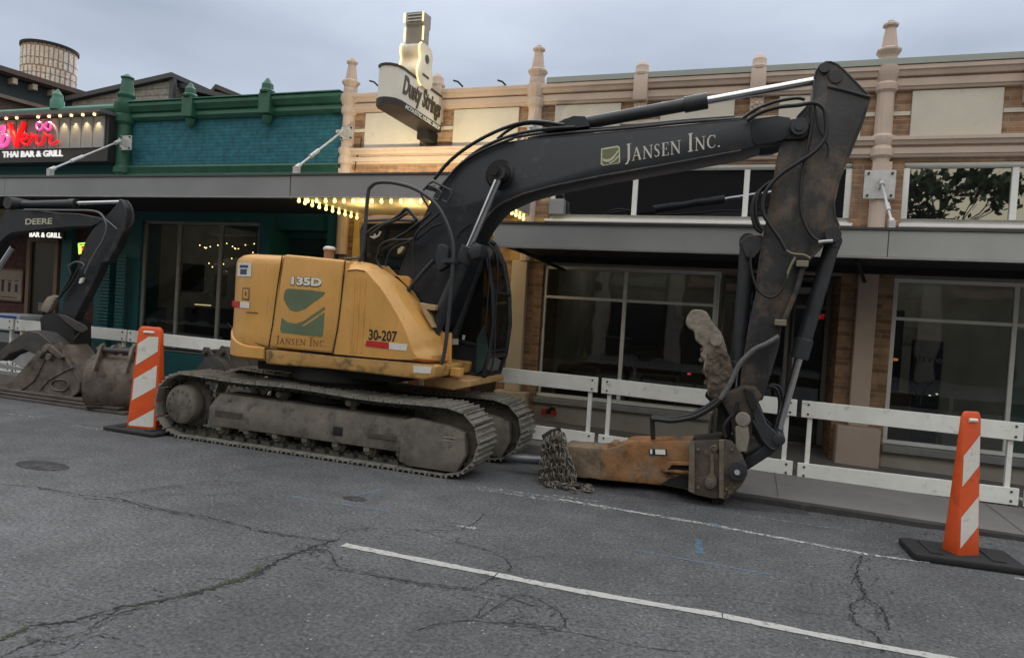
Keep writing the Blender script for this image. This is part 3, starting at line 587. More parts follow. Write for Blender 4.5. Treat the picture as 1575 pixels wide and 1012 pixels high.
# roof edge spikes
mb = MB()
for px in (583, 712, 780): 
    p = P(px, 134, 8.40); mb.tube([p, p+Vector((-.05, -.06, .05)), p+Vector((-.10, -.10, .055))], .012, 6)
tb.part('roof_spike', mb, darkm)
# conduit by the left plate
tb.part('conduit', MB().tube([P(556, 212, 8.44), P(553, 232, 8.44), P(548, 245, 8.44), P(546, 262, 8.44)], .008, 6, 3), darkm)
# red standpipe
sp = Thing('standpipe', 'red twin fire connection standing out of the pale wall under the shop window', 'standpipe', tuple(P(857, 640, 8.5)))
c = P(848, 632, 8.47); mb = MB(); mb.lathe(c+Vector((0, -.02, 0)), [(.045, 0), (.05, .03), (.05, .05)], 14, 'y'); mb.cyl(c, c+Vector((-.06, -.10, .0)), .032); mb.cyl(c+Vector((.02, 0, 0)), c+Vector((.06, -.11, -.01)), .032)
sp.part('body', mb, darkm)
mb = MB(); mb.cyl(c+Vector((-.06, -.10, 0)), c+Vector((-.075, -.125, 0)), .04); mb.cyl(c+Vector((.06, -.11, -.01)), c+Vector((.07, -.135, -.01)), .04); sp.part('cap', mb, redpaint)
# interior odds
def lampdot(name, label, p, col, st, r=.012, group=None):
    m = M(name+'_glow_'+str(int(col[0]*9))+str(int(col[1]*9)), col, .5, emit=col, es=st); 
    mb = MB().sphere(p, r*.8, (1.5, 1, .8), 10); mb.cyl((p[0], p[1]+r*.2, p[2]), (p[0], p[1]+r*1.6, p[2]), r*.35, seg=8)
    return solo(name, mb, m, label, 'lamp', group, loc=tuple(p))
lampdot('taillight_glow', 'added red glow imitating taillights mirrored in the shop glass beside the digging arm', P(1060, 575, 9.6), (1, .06, .05), .8, .022)  # glowing bead behind the pane imitates a taillight reflection
lampdot('counter_lamp', 'tiny white light in the left pane of the dark shop window', P(877, 493, 11.6), (1, 1, .9), 1.2, .02)
lampdot('orange_lamp', 'small orange lamp at the left edge of the right shop window', P(1377, 553, 9.6), (1, .25, .06), .5, .03)
lampdot('pair_lamp', 'tiny pale light left of two low in the right shop window', P(1430, 608, 9.5), (1, .9, .7), 1.0, .012)
lampdot('pair_lamp', 'tiny pale light right of two low in the right shop window', P(1441, 606, 9.5), (1, .9, .7), 1.0, .012)
mb = MB(); c = P(1262, 487, 9.6); text_on(mb, 'EXIT', c+Vector((-.04, 0, -.03)), c+Vector((.05, 0, -.03)), Vector((0, 0, .06)), NY, .01)
ex = Thing('exit_sign', 'small red lit exit sign inside the dark shop door', 'sign', tuple(c)); ex.part('housing', MB().box(c.x-.06, c.x+.07, c.y+.004, c.y+.03, c.z-.05, c.z+.05), darkm)
ex.part('lettering', mb, M('exit_red', (.8, .02, .02), .5, emit=(1, .03, .03), es=.5))

# ================================================================== CANOPIES
def canopy(name, label, x0, x1, z0, z1, mat, joints=(), yb=8.495, soff=cand):
    t = Thing(name, label, 'canopy', ((x0+x1)/2, 7.7, z0), 'flat metal canopies over the sidewalk')
    mb = MB(); seg = [x0]+list(joints)+[x1]
    for a, b in zip(seg, seg[1:]): mb.box(a+.003, b-.003, 7.0, 7.05, z0+.012, z1-.022)
    f = t.part('fascia', mb.bevel(.003, 1), mat)
    mb = MB(); mb.box(x0, x1, 6.985, 7.06, z1-.02, z1+.004); t.part('top_trim', mb, M('trim_dark', (.05, .05, .055), .5), f)
    mb = MB(); mb.box(x0, x1, 6.985, 7.06, z0-.004, z0+.01); t.part('bottom_trim', mb, M('trim_pale', (.33, .33, .33), .5), f)
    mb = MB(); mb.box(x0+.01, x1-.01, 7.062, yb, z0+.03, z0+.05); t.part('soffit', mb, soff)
    mb = MB(); mb.box(x0, x0+.04, 7.062, yb, z0+.051, z1-.02); mb.box(x1-.04, x1, 7.062, yb, z0+.051, z1-.02); mb.box(x0+.041, x1-.041, 7.062, yb, z1-.06, z1-.04); t.part('deck', mb, canm)
    return t
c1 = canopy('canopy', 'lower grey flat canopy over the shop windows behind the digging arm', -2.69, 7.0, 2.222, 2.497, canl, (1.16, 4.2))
mb = MB(); mb.box(-2.5, 6.9, 8.2, 8.3, 2.18, 2.25)
for a in (.95, -2.5): mb.tube([(a, 7.3, 2.23), (a+.25, 8.46, 2.10)], .02, 6)
c1.part('bracket', mb, darkm)
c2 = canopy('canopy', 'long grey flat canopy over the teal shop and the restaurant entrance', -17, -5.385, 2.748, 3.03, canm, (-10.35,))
c3 = canopy('canopy', 'grey theatre marquee canopy edged with glowing yellow bulbs', -5.378, -2.745, 2.752, 3.035, canm, soff=M('marquee_soffit', (.55, .50, .33), .5))
bulbm = M('bulb_glow', (1, .85, .35), .4, emit=(1, .78, .22), es=2.6)
pts = [(-5.31+.128*i, 7.09, 2.735) for i in range(20)]+[(-5.33, 7.09+.15*i, 2.735) for i in range(1, 10)]+[(-2.79, 7.09+.15*i, 2.735) for i in range(1, 10)]
for p in pts:
    mb = MB().sphere((p[0], p[1], p[2]-.012), .021, (1, 1, 1.25), 8); mb.cyl((p[0], p[1], p[2]+.012), (p[0], p[1], p[2]+.045), .013, seg=8)
    c3.part('bulb', mb, bulbm)
def lamp(loc, e, col=(1, .72, .34), r=.05, kind='POINT', parent=None, aim=None, size=1.2):
    l = bpy.data.lights.new('lamp_light', kind); l.energy = e; l.color = col; l.shadow_soft_size = r
    o = bpy.data.objects.new('lamp_light', l); COL.objects.link(o); o.location = loc
    if kind == 'SPOT':
        l.spot_size = size; l.spot_blend = .8; o.rotation_euler = Vector(aim).to_track_quat('-Z', 'Y').to_euler()
    return o
for x in (-4.8, -4.1, -3.4): lamp((x, 7.7, 2.62), 5.5, r=.12)
for x in (-4.95, -4.2, -3.4):
    fl = Thing('floodlight', {-4.95: 'leftmost small floodlight on the marquee roof washing the wall', -4.2: 'middle small floodlight on the marquee roof washing the wall', -3.4: 'rightmost small floodlight on the marquee roof, by the boom hoses'}[x], 'floodlight', (x, 7.55, 3.03), 'floodlights on the marquee roof')
    fl.part('housing', MB().cyl((x, 7.50, 3.10), (x, 7.60, 3.13), .035, .05, 12), galv); fl.part('stem', MB().cyl((x, 7.55, 3.0), (x, 7.55, 3.09), .01), galv)
    fl.part('lens', MB().cyl((x, 7.601, 3.13), (x, 7.607, 3.132), .045, seg=12), M('warm_lens', (1, .9, .6), .3, emit=(1, .75, .35), es=3))
    lamp((x, 7.66, 3.14), 26, kind='SPOT', aim=(0, .80, .50), size=2.5, col=(1, .80, .46))
# tie rods with wall plates
def tie(label, plate, wy, pw, ph, foot, side=1):
    p = P(*plate, wy); t = Thing('tie_rod', label, 'tie rod', tuple(p), 'galvanised tie rods holding up the canopies')
    mb = MB(); mb.box(p.x-pw, p.x+pw, wy, wy+.02, p.z-ph, p.z+ph); mb.bevel(.003, 1)
    pl = t.part('wall_plate', mb, galv)
    mb = MB()
    for a in (-1, 1):
        for b in (-1, 1): mb.cyl((p.x+a*pw*.75, wy-.02, p.z+b*ph*.78), (p.x+a*pw*.75, wy+.01, p.z+b*ph*.78), .014, seg=6)
    t.part('bolt', mb, bolt, pl)
    mb = MB(); mb.box(p.x-.012, p.x+.012, wy-.12, wy, p.z-.05, p.z+.05); t.part('lug', mb, galv, pl)
    a = Vector((p.x, wy-.10, p.z)); b = Vector(foot); mb = MB(); mb.tube([a, b], .014, 8)
    m_ = a.lerp(b, .55); n_ = a.lerp(b, .72); mb.tube([m_, n_], .026, 8); mb.tube([a, a.lerp(b, .08)], .03, 8); mb.tube([b, b.lerp(a, .07)], .03, 8)
    t.part('rod', mb, galv)
    t.part('foot_lug', MB().box(b.x-.03, b.x+.03, b.y-.02, b.y+.05, b.z-.09, b.z+.02), galv)
tie('tie rod on the dark green pilaster, beside the restaurant sign', (193, 220), 8.30, .12, .115, P(76, 262, 7.05))
tie('tie rod from the terracotta pier left of the guitar sign', (533, 205), 8.36, .10, .09, P(455, 259, 7.05))
tie('tie rod mostly hidden behind the boom top', (822, 197), 8.30, .10, .10, P(770, 262, 7.05))
tie('tie rod with square galvanised plate on the brick right of the digging arm', (1353, 284), 8.36, .155, .155, P(1372, 343, 7.6))

# ================================================================== TEAL BUILDING
tl = Thing('teal_storefront', 'low teal and green painted brick storefront with pointed finials', 'building', (-7.7, YF, 0))
mb = MB(); mb.box(-9.9, -5.66, YF, 9.2, 3.2, 4.46); mb.box(-9.9, -5.66, 9.2, 16, 3.9, 4.35); tl.part('wall', mb, brkp, label='upper wall of teal painted brick')
mb = MB(); mb.box(-9.9, -9.36, YF, 8.9, 0, 3.2); mb.box(-7.04, -6.85, YF, 8.9, 0, 3.2); mb.box(-5.85, -5.66, YF, 8.9, 0, 3.2); mb.box(-9.36, -7.04, YF, 8.9, 2.64, 3.2); mb.box(-9.36, -7.04, YF, 8.9, 0, .55); mb.box(-6.85, -5.85, YF+.1, 8.9, 2.55, 3.2); mb.box(-6.85, -5.85, 8.9, 8.95, 0, 2.55)
mb.box(-9.9, -5.66, 11.8, 12, 0, 3.2); mb.box(-9.9, -9.8, 8.91, 11.79, 0, 3.2); mb.box(-5.76, -5.66, 8.96, 11.79, 0, 3.2); mb.box(-9.79, -5.77, 8.92, 11.79, 2.9, 2.95)
tl.part('shopfront', mb, teal)
mb = MB(); mb.box(-6.75, -5.95, 8.86, 8.90, 2.0, 2.45); mb.box(-6.75, -5.95, 8.86, 8.90, .3, 1.9); tl.part('door', mb.bevel(.01, 1), M('dark_teal_door', (.008, .03, .035), .4))
window(tl, -9.355, -7.045, .56, 2.635, 8.57, (-8.62, -7.80), (), M('grey_frame', (.26, .26, .25), .5), winglass, .05, 'shop_window')
mb = MB(); profile(mb, -9.9, -5.66, [(8.38, 4.50), (8.35, 4.47), (8.35, 4.43), (8.38, 4.40), (8.40, 4.36), (8.44, 4.345), (8.42, 4.32), (8.41, 4.27), (8.44, 4.24), (8.47, 4.22)]); tl.part('cornice', mb, green)
mb = MB(); profile(mb, -9.9, -5.66, [(8.42, 3.50), (8.40, 3.47), (8.42, 3.44), (8.44, 3.38), (8.40, 3.36), (8.39, 3.30), (8.44, 3.22)]); tl.part('string_course', mb, green)
mb = MB(); mb.box(-9.87, -5.67, 8.34, 8.46, 4.502, 4.515); tl.part('capping', mb, greenl)
for px in (293, 411):
    a = P(px, 165, 8.4).x; mb = MB(); mb.box(a-.10, a+.10, 8.31, 8.46, 4.22, 4.53); mb.bevel(.012, 1)
    mb.lathe((a, 8.385, 0), [(.11, 4.53), (.115, 4.56), (.09, 4.585), (.085, 4.66), (.05, 4.70), (.035, 4.73), (.005, 4.76)], 8, rot=math.pi/8)
    mb.lathe((a, 8.42, 0), [(.01, 4.06), (.05, 4.10), (.07, 4.16), (.08, 4.21)], 8)
    tl.part('bracket', mb, green)
a = P(190, 200, 8.42).x; mb = MB(); mb.lathe((a, 8.45, 0), [(.16, 3.03), (.16, 3.12), (.12, 3.15), (.12, 3.36), (.15, 3.38), (.15, 3.46), (.12, 3.5), (.12, 4.15), (.16, 4.2), (.17, 4.3), (.14, 4.33), (.18, 4.4), (.18, 4.5), (.13, 4.52), (.13, 4.58)], 14)
pl = tl.part('pilaster', mb, green)
mb = MB(); mb.lathe((a, 8.45, 0), [(.12, 4.58), (.135, 4.60), (.15, 4.63), (.15, 4.65), (.115, 4.67), (.085, 4.90), (.105, 4.915), (.105, 4.93), (.06, 4.955), (.03, 4.98), (.005, 4.99)], 8, rot=math.pi/8); tl.part('finial', mb, green, pl, ang=20)
tl.part('side_lining', MB().box(-9.79, -9.77, 8.95, 11.7, .1, 2.85), dark2); tl.part('cabinet', MB().box(-9.76, -9.5, 9.9, 10.9, .1, 1.25), dark); tl.part('wall_picture', MB().box(-9.765, -9.74, 9.8, 10.3, 1.55, 2.05), dark); tl.part('wall_picture', MB().box(-9.765, -9.74, 10.6, 10.9, 1.5, 1.9), M('rose_print', (.25, .14, .12), .8))
tl.part('back_panel', MB().lathe((-8.9, 11.6, 1.7), [(.0, .0), (.9, .0), (.9, .04), (0, .04)], 30, 'y'), M('pale_arch', (.40, .36, .30), .8)); tl.part('shelf', MB().box(-8.5, -7.9, 10.2, 10.3, 1.5, 2.1), dark); tl.part('counter_light', MB().box(-9.55, -9.2, 9.9, 9.93, 1.30, 1.32), M('strip_glow', (1, .8, .5), .4, emit=(1, .75, .4), es=.8))
mb = MB(); mb.box(-9.9, -5.7, 11.75, 11.79, .1, 3.1); mb.box(-9.2, -8.8, 10.9, 11.2, .3, 1.2); mb.box(-8.4, -7.6, 10.7, 11.1, .3, .95); tl.part('interior', mb, dark2)
# string lights inside
st_ = Thing('string_lights', 'string of tiny warm bulbs hanging inside the teal shop window', 'string lights', (-8, 9.6, 2.4))
wirep = [Vector((-9.3+i*.1, 9.5+.1*math.sin(i), 2.42-.10*abs(math.sin(i*.45))+(.0 if i < 12 else .05))) for i in range(26)]
rnd = random.Random(5)
st_.part('wire', MB().tube(wirep, .003, 4), hose)
sm = M('fairy_glow', (1, .6, .25), .4, emit=(1, .55, .2), es=7)
for i in range(1, 26):
    q = wirep[i]; st_.part('bulb', MB().sphere(q+Vector((0, 0, -.015)), .009, seg=5), sm)
    if i % 2 == 0: st_.part('bulb', MB().sphere(q+Vector((rnd.uniform(-.1, .1), .1, -.1-rnd.random()*.25)), .009, seg=5), sm)
# pale poster inside window
pm = M('pale_poster', (.16, .15, .14), .7)
c = P(243, 485, 9.0); solo('framed_print', MB().box(c.x-.16, c.x+.16, 9.0, 9.03, c.z-.14, c.z+.14).bevel(.004, 1), pm, 'pale framed print low in the left pane of the teal shop window', 'print', loc=tuple(c))

# ================================================================== RESTAURANT
rs = Thing('restaurant_building', 'dark maroon brick restaurant front at the left edge under the canopy', 'building', (-12.5, YF, 0))
mb = MB(); mb.box(-18, -9.9, YF, 9.0, 0, 2.3); mb.box(-18, -11.95, YF, 9.0, 2.3, 3.3); mb.box(-11.95, -9.9, YF, 9.0, 2.3, 3.3); rs.part('wall', mb, brkr)
mb = MB(); mb.box(-18, -9.9, YF, 14, 3.3, 4.42); rs.part('upper_wall', mb, teal)
mb = MB(); profile(mb, -18, -9.9, [(8.40, 4.50), (8.36, 4.46), (8.36, 4.42), (8.40, 4.38)]); profile(mb, -18, -9.9, [(8.40, 3.36), (8.38, 3.28), (8.42, 3.24)])
a = P(88, 165, 8.4).x; mb.lathe((a, 8.40, 0), [(.11, 4.45), (.11, 4.60), (.085, 4.64), (.085, 4.70), (.04, 4.76), (.005, 4.80)], 8, rot=math.pi/8); rs.part('cornice', mb, greenl)
x0, x1 = P(48, 430, 8.5).x, P(92, 430, 8.5).x
mb = MB(); mb.box(x0-.03, x0+.05, 8.42, 8.5, 0.02, 2.22); mb.box(x1-.05, x1+.03, 8.42, 8.5, .02, 2.22); mb.box(x0-.03, x1+.03, 8.42, 8.5, 2.221, 2.29); d = rs.part('door', mb, M('old_timber_frame', (.20, .13, .09), .7))
rs.part('door_leaf', MB().box(x0+.05, x1-.05, 8.46, 8.50, .02, 2.22), M('black_door', (.008, .007, .007), .35), d)
mb = MB(); xa, xb = P(97, 430, 8.45).x, P(112, 430, 8.45).x; mb.box(xa, xb, 8.40, 8.5, .02, 2.7); xa, xb = P(150, 430, 8.45).x, P(215, 430, 8.45).x; mb.box(xa, -9.9, 8.40, 8.5, .02, 2.7)
rs.part('teal_pier', mb, teal)
sh_ = MB()
for i in range(24):
    z = .75+i*.055
    for q0, q1 in ((151, 168), (178, 192)):
        sh_.box(P(q0, 450, 8.38).x, P(q1, 450, 8.38).x, 8.37, 8.40, z, z+.035)
rs.part('louvre_shutters', sh_, M('dusty_teal', (.018, .11, .12), .6))
mb = MB(); mb.box(-13.5, P(72, 310, 8.3).x, 8.2, 8.3, 2.55, 2.74); rs.part('lit_beam', mb, M('buff_beam', (.42, .32, .18), .7))
# poster
c0, c1_ = P(0, 418, 8.48), P(34, 462, 8.48)
fp = Thing('framed_poster', 'pale framed poster on the maroon brick beside the restaurant door', 'poster', tuple(P(10, 462, 8.48)))
mb = MB(); x0, x1, z0, z1 = c0.x-.3, c1_.x, c1_.z, c0.z+.03; fp.part('sheet', MB().box(x0, x1, 8.46, 8.48, z0, z1), M('poster_paper', (.28, .23, .19), .7, 0, .2, 4))
mb.box(x0-.03, x1+.03, 8.45, 8.48, z1, z1+.03); mb.box(x0-.03, x1+.03, 8.45, 8.48, z0-.03, z0); mb.box(x0-.03, x0, 8.45, 8.48, z0, z1); mb.box(x1, x1+.03, 8.45, 8.48, z0, z1); fp.part('frame', mb, M('poster_frame', (.16, .09, .06), .6))
mb = MB()
for q_ in range(3): mb.box(x1-.16-q_*.17, x1-.10-q_*.17, 8.456, 8.46, (z0+z1)/2-.12, (z0+z1)/2+.02+.03*q_); mb.box(x1-.17-q_*.17, x1-.08-q_*.17, 8.456, 8.46, (z0+z1)/2+.07, (z0+z1)/2+.085)
mb.box(x1-.5, x1-.1, 8.456, 8.46, z0+.03, z0+.045)
fp.part('printed_figure', mb, M('poster_ink', (.06, .03, .03), .8))
# little lit sign
c = P(72, 361, 8.2); ls = Thing('lit_sign', 'small lit sign with white letters over the restaurant door', 'sign', tuple(c))
ls.part('board', MB().box(c.x-.45, c.x+.38, 8.21, 8.24, c.z-.07, c.z+.07), darkm)
ls.part('lettering', text_on(MB(), 'BAR & GRILL', c+Vector((-.4, 0, -.045)), c+Vector((.33, 0, -.045)), Vector((0, 0, .08)), NY, .02), M('lit_white', (.9, .9, .8), .5, emit=(1, 1, .9), es=.8))
c = P(125, 382, 8.15); ns = Thing('neon_sign', 'small glowing green and red neon sign at the restaurant corner', 'neon sign', tuple(c))
ns.part('green_tube', MB().tube([P(122, 391, 8.15), P(121, 375, 8.15), P(132, 374, 8.15)], .011, 6), M('neon_green', (.3, 1, .1), .4, emit=(.35, 1, .08), es=1.6))
ns.part('yellow_tube', MB().tube([P(124, 390, 8.13), P(124, 378, 8.13), P(131, 378, 8.13)], .010, 6), M('neon_yellow', (1, .9, .1), .4, emit=(1, .85, .1), es=1.6))
ns.part('red_blob', MB().sphere(P(128, 384, 8.14), .035, (1, .2, 1), 8), M('neon_red', (1, .1, .05), .4, emit=(1, .06, .02), es=1.2))
# big sign
YS = 8.16
sg = Thing('restaurant_sign', 'big restaurant sign with glowing pink and red script letters and a row of small lamps', 'sign', tuple(P(80, 250, YS)))
xr = P(163, 215, YS).x; zt, zm, zbm = P(163, 176, YS).z, P(160, 226, YS).z, P(160, 247, YS).z
sg.part('back_box', MB().box(-15, xr, YS+.04, YS+.3, zbm, zt), M('sign_black', (.018, .018, .02), .5))
sg.part('hood', MB().box(-15, xr+.02, YS-.14, YS+.3, zt+.001, zt+.06), M('sign_hood', (.10, .10, .10), .5))
pw = (P(158, 205, YS).x-P(141, 205, YS).x)+.012
mb = MB()
for i in range(20):
    b = P(158, 205, YS).x-i*pw; mb.box(b-pw+.018, b, YS+.02, YS+.04, zm, zt-.02)
sg.part('panel', mb, M('sign_panel', (.26, .26, .27), .6, 0, .06, 3))
sg.part('lettering', text_on(MB(), 'THAI BAR & GRILL', P(4, 242.5, YS+.03), P(97, 240.5, YS+.03), Vector((0, 0, .10)), NY, .03, .012), M('sign_white', (.85, .85, .85), .5, emit=(1, 1, 1), es=.32))
lg = M('warm_spot_glow', (1, .8, .4), .4, emit=(1, .72, .3), es=3)
for i in range(10):
    b = P(158, 205, YS).x-(i+.5)*pw
    if i == 6: continue
    sg.part('lamp', MB().cyl((b, YS-.06, zt-.0), (b, YS-.06, zt-.03), .02, seg=8), lg)
    lamp((b, YS-.055, zt-.045), 5.0, r=.015, kind='SPOT', aim=(0, .32, -1), size=1.2)
red = M('neon_letter_red', (.8, .02, .02), .4, emit=(1, .006, .012), es=.45); pink = M('neon_letter_pink', (.9, .2, .5), .4, emit=(1, .07, .36), es=.55)
def script(pts, r, m, nm):
    q = [P(a, b, YS-.03) for a, b in crop(pts, 0, 170, 7.16)]; mb = MB(); mb.tube(q, r, 8, 5); sg.part(nm, mb, m)
script([(105, 150), (150, 270), (185, 395), (205, 300), (270, 130)], .040, red, 'script_letter')
script([(225, 330), (290, 312), (302, 272), (268, 262), (243, 310), (260, 365), (310, 375), (350, 300), (350, 250)], .022, red, 'script_letter')
script([(350, 250), (375, 285), (412, 280), (400, 340), (420, 378), (455, 368), (490, 290), (485, 238)], .022, red, 'script_letter')
script([(485, 238), (515, 275), (562, 282), (545, 340), (572, 375), (640, 338)], .022, red, 'script_letter')
script([(-20, 230), (20, 190), (45, 180), (30, 280), (10, 390), (60, 380), (95, 320), (60, 270), (20, 300)], .028, pink, 'script_letter')
script([(485, 170), (440, 135), (405, 150), (410, 200), (440, 215), (485, 170), (530, 130), (560, 150), (555, 200), (525, 215), (485, 170)], .018, pink, 'infinity_tube')

# ================================================================== GUITAR SIGN
gs = Thing('guitar_sign', 'white projecting music shop sign with a glowing guitar standing on top', 'sign', tuple(P(650, 200, 8.3)))
XA, XB = -4.40, -4.10                                # left and right faces; the near end is rounded
ivory = M('sign_ivory', (.66, .64, .56), .5, 0, .08, 3)
loop = [(XA, 8.42), (XA, 7.32), (XA+.03, 7.22), (XA+.09, 7.17), (XA+.15, 7.155), (XB-.09, 7.17), (XB-.03, 7.22), (XB, 7.32), (XB, 8.42)]
gs.part('box', MB().pxy(loop, 3.972, 4.345), ivory)
big = [((XA+XB)/2+(a-(XA+XB)/2)*1.07, b-.012 if b < 8 else b) for a, b in loop]
gs.part('base_band', MB().pxy(big, 3.885, 3.971), M('sign_dark_brown', (.02, .016, .014), .5)); gs.part('top_rim', MB().pxy(big, 4.346, 4.372), MATS['sign_dark_brown'])
gs.part('script_lettering', text_on(MB(), 'Dusty Strings', (XB, 7.33, 4.075), (XB, 8.39, 4.075), (0, 0, .225), (1, 0, 0), .03, .010, .3), M('sign_letter_brown', (.06, .045, .025), .6))
gs.part('small_lettering', text_on(MB(), 'ACOUSTIC MUSIC SHOP', (XB+.011, 7.40, 3.905), (XB+.011, 8.38, 3.905), (0, 0, .05), (1, 0, 0), .02, .006), wtxt)
flour = smooth([(0, 7.95, 4.30), (0, 8.03, 4.36), (0, 8.05, 4.48), (0, 8.01, 4.60), (0, 8.02, 4.71), (0, 7.99, 4.79), (0, 7.92, 4.83)], 4)+smooth([(0, 7.77, 4.83), (0, 7.68, 4.79), (0, 7.665, 4.70), (0, 7.695, 4.61), (0, 7.64, 4.48), (0, 7.66, 4.37), (0, 7.77, 4.30), (0, 7.95, 4.30)], 4)[:-1]
gb = gs.part('guitar_body', MB().pyz([(p.y, p.z) for p in flour], -4.36, -4.07), M('guitar_cream', (.62, .57, .44), .5))
gs.part('sound_hole', MB().lathe((-4.072, 7.86, 4.66), [(.055, 0), (.055, .006)], 16, 'x'), btxt, gb); gs.part('bridge', MB().box(-4.072, -4.062, 7.76, 7.93, 4.43, 4.455), btxt, gb)
gs.part('guitar_neck', MB().pyz([(7.76, 4.831), (7.76, 5.04), (7.735, 5.07), (7.735, 5.215), (7.95, 5.235), (7.95, 5.07), (7.92, 5.04), (7.92, 4.831)], -4.335, -4.095), M('guitar_grey', (.22, .21, .19), .6))
mb = MB()
for i in range(3): mb.box(-4.31, -4.12, 7.72, 7.735, 5.10+i*.04, 5.113+i*.04)
gs.part('tuner_bar', mb, galv)
gn = M('guitar_neon', (1, .75, .4), .4, emit=(1, .66, .28), es=1.3)
for X in (-4.345, -4.085):
    mb = MB(); mb.tube([(X, 7.735, 4.86), (X, 7.735, 5.03)], .011, 8); mb.tube([(X, 7.71, 5.085), (X, 7.71, 5.20)], .011, 8); mb.tube([(X, p.y-.012, p.z) for p in flour[-26:-3]], .010, 8); gs.part('neon_tube', mb, gn)
lamp((-3.98, 7.55, 4.62), 1.3, (1, .7, .35), .1)
gs.part('mount', MB().box(-4.33, -4.17, 8.2, 8.5, 3.75, 3.885), darkm)

# ================================================================== ROOFS BEHIND
def rp(px, py, z): return G(px, py, z)
bb = Thing('brick_block', 'old red brick building with bracketed timber cornice rising behind the restaurant', 'building', (-20, 15, 0))
a, b = rp(0, 101, 7.5), rp(184, 158, 7.5); d = (b-a); d.z = 0; d.normalize(); nrm = Vector((d.y, -d.x, 0)); a = a-d*1.6; Lw = (b-a).length
def slab(mb, s0, s1, o0, o1, z0, z1):
    q = [a+d*s0+nrm*o0, a+d*s1+nrm*o0, a+d*s1+nrm*o1, a+d*s0+nrm*o1]; mb.loft([[(v.x, v.y, z) for v in q] for z in (z0, z1)]); return mb
bb.part('wall', slab(MB(), 0, Lw, -8, -.25, 0, 7.3), brkfar)
tanw = M('timber_trim', (.22, .155, .12), .7, 0, .15, 4)
bb.part('cornice', slab(slab(MB(), -.2, Lw+.2, -8.2, .12, 7.34, 7.48), -.2, Lw+.2, -8.1, .0, 7.301, 7.339), M('dark_roof_edge', (.10, .065, .055), .7)); bb.part('string_course', slab(MB(), 0, Lw, -.249, -.10, 6.66, 6.76), tanw)
bb.part('frieze', slab(MB(), 0, Lw, -.249, -.22, 6.77, 7.29), M('dark_frieze', (.035, .045, .05), .7))
for i in range(9): bb.part('bracket', slab(MB(), .35+i*.52, .47+i*.52, -.218, .06, 7.10, 7.26), M('pale_bracket', (.42, .33, .25), .7))
tk = Thing('rooftop_tank', 'round rust streaked pale metal tank standing on the roof behind the restaurant', 'tank', (-20, 14, 7))
c0 = P(76, 95, 24); cz = P(76, 78, 24).z; rr_ = (P(121, 95, 24)-P(33, 95, 24)).length/2*.6
L0 = []
for z in (cz-3.2, cz-.02):
    L0.append([(c0.x+rr_*math.cos(2*math.pi*k/72)*(1 if (k % 3) else .985), c0.y+rr_*math.sin(2*math.pi*k/72)*(1 if (k % 3) else .985), z) for k in range(72)])
rustb = brick('rusty_sheet_grid', (.64, .61, .56), (.56, .48, .40), (.30, .18, .12), .26, .95, .045, .7, .2)
rust = M('rust_streaked_metal', (.40, .36, .31), .6, .1, .1, 4, dirt=((.25, .16, .11), .60, 5), streak=((.22, .12, .08), .47, 1.6, (2.6, 2.6, .22)))
tk.part('shell', MB().loft(L0), rustb)
tk.part('rim', MB().lathe((c0.x, c0.y, cz), [(rr_*.9, -.05), (rr_*1.05, -.05), (rr_*1.05, .08), (rr_*.9, .08)], 48), darkm)
mb = MB()
for zz in (.7, 1.4, 2.1): mb.lathe((c0.x, c0.y, cz-zz), [(rr_*.95, -.012), (rr_*1.008, -.012), (rr_*1.008, .012), (rr_*.95, .012)], 48)
tk.part('hoop', mb, M('old_hoop', (.25, .19, .15), .7))
sb = Thing('siding_building', 'grey clapboard building with a sloping dark roof edge behind the teal shop', 'building', (-17, 15, 0))
w = PX([(150, 141), (265, 114)], 15); zt0, zt1 = w[0][1]-.15, w[1][1]-.17; xl, xr2 = w[0][0]-1.0, w[1][0]; zl = zt0-(zt1-zt0)/(w[1][0]-w[0][0])*1.0
sid = brick('grey_siding', (.27, .245, .22), (.26, .235, .21), (.10, .09, .085), 30, .19, .012)
sb.part('wall', MB().pxz([(xl, 0), (xr2, 0), (xr2, zt1), (xl, zl)], 15, 22), sid)
sb.part('roof_edge', MB().pxz([(xl-.1, zl+.002), (xr2+.12, zt1+.03), (xr2+.12, zt1+.16), (xl-.1, zl+.13)], 14.85, 22.1), M('charcoal_trim', (.05, .05, .055), .6)); sb.part('corner_board', MB().box(xr2-.02, xr2+.12, 14.93, 15.05, 3, zt1+.02), MATS['charcoal_trim'])
w = PX([(267, 127), (362, 151)], 15.5)
sb.part('lower_roof', MB().pxz([(w[0][0], w[0][1]), (w[1][0]+.3, w[1][1]-.08), (w[1][0]+.3, w[1][1]-.2), (w[0][0], w[0][1]-.14)], 15.2, 20), MATS['charcoal_trim']); sb.part('lower_wall', MB().pxz([(w[0][0], 0), (w[1][0], 0), (w[1][0], w[1][1]-.2), (w[0][0], w[0][1]-.14)], 15.6, 20), M('brown_wall', (.07, .055, .055), .8))
gb2 = Thing('gabled_house', 'small dark shingled gable roof peeping over the teal cornice', 'house', (-13.5, 18, 0))
w = PX([(322, 146), (335, 131), (386, 152), (322, 160)], 18)
gb2.part('roof', MB().pxz([(w[0][0], w[0][1]), (w[1][0], w[1][1]), (w[2][0], w[2][1]), (w[2][0], w[2][1]-.15), (w[1][0], w[1][1]-.15), (w[0][0], w[0][1]-.15)], 17.9, 22), M('shingles', (.07, .065, .06), .9, 0, .3, 12))
gb2.part('wall', MB().pxz([(w[0][0]+.1, 0), (w[2][0]-.1, 0), (w[2][0]-.1, w[2][1]-.16), (w[1][0], w[1][1]-.16), (w[0][0]+.1, w[0][1]-.16)], 18.1, 21.8), M('brown_wall', (.07, .055, .055), .8))
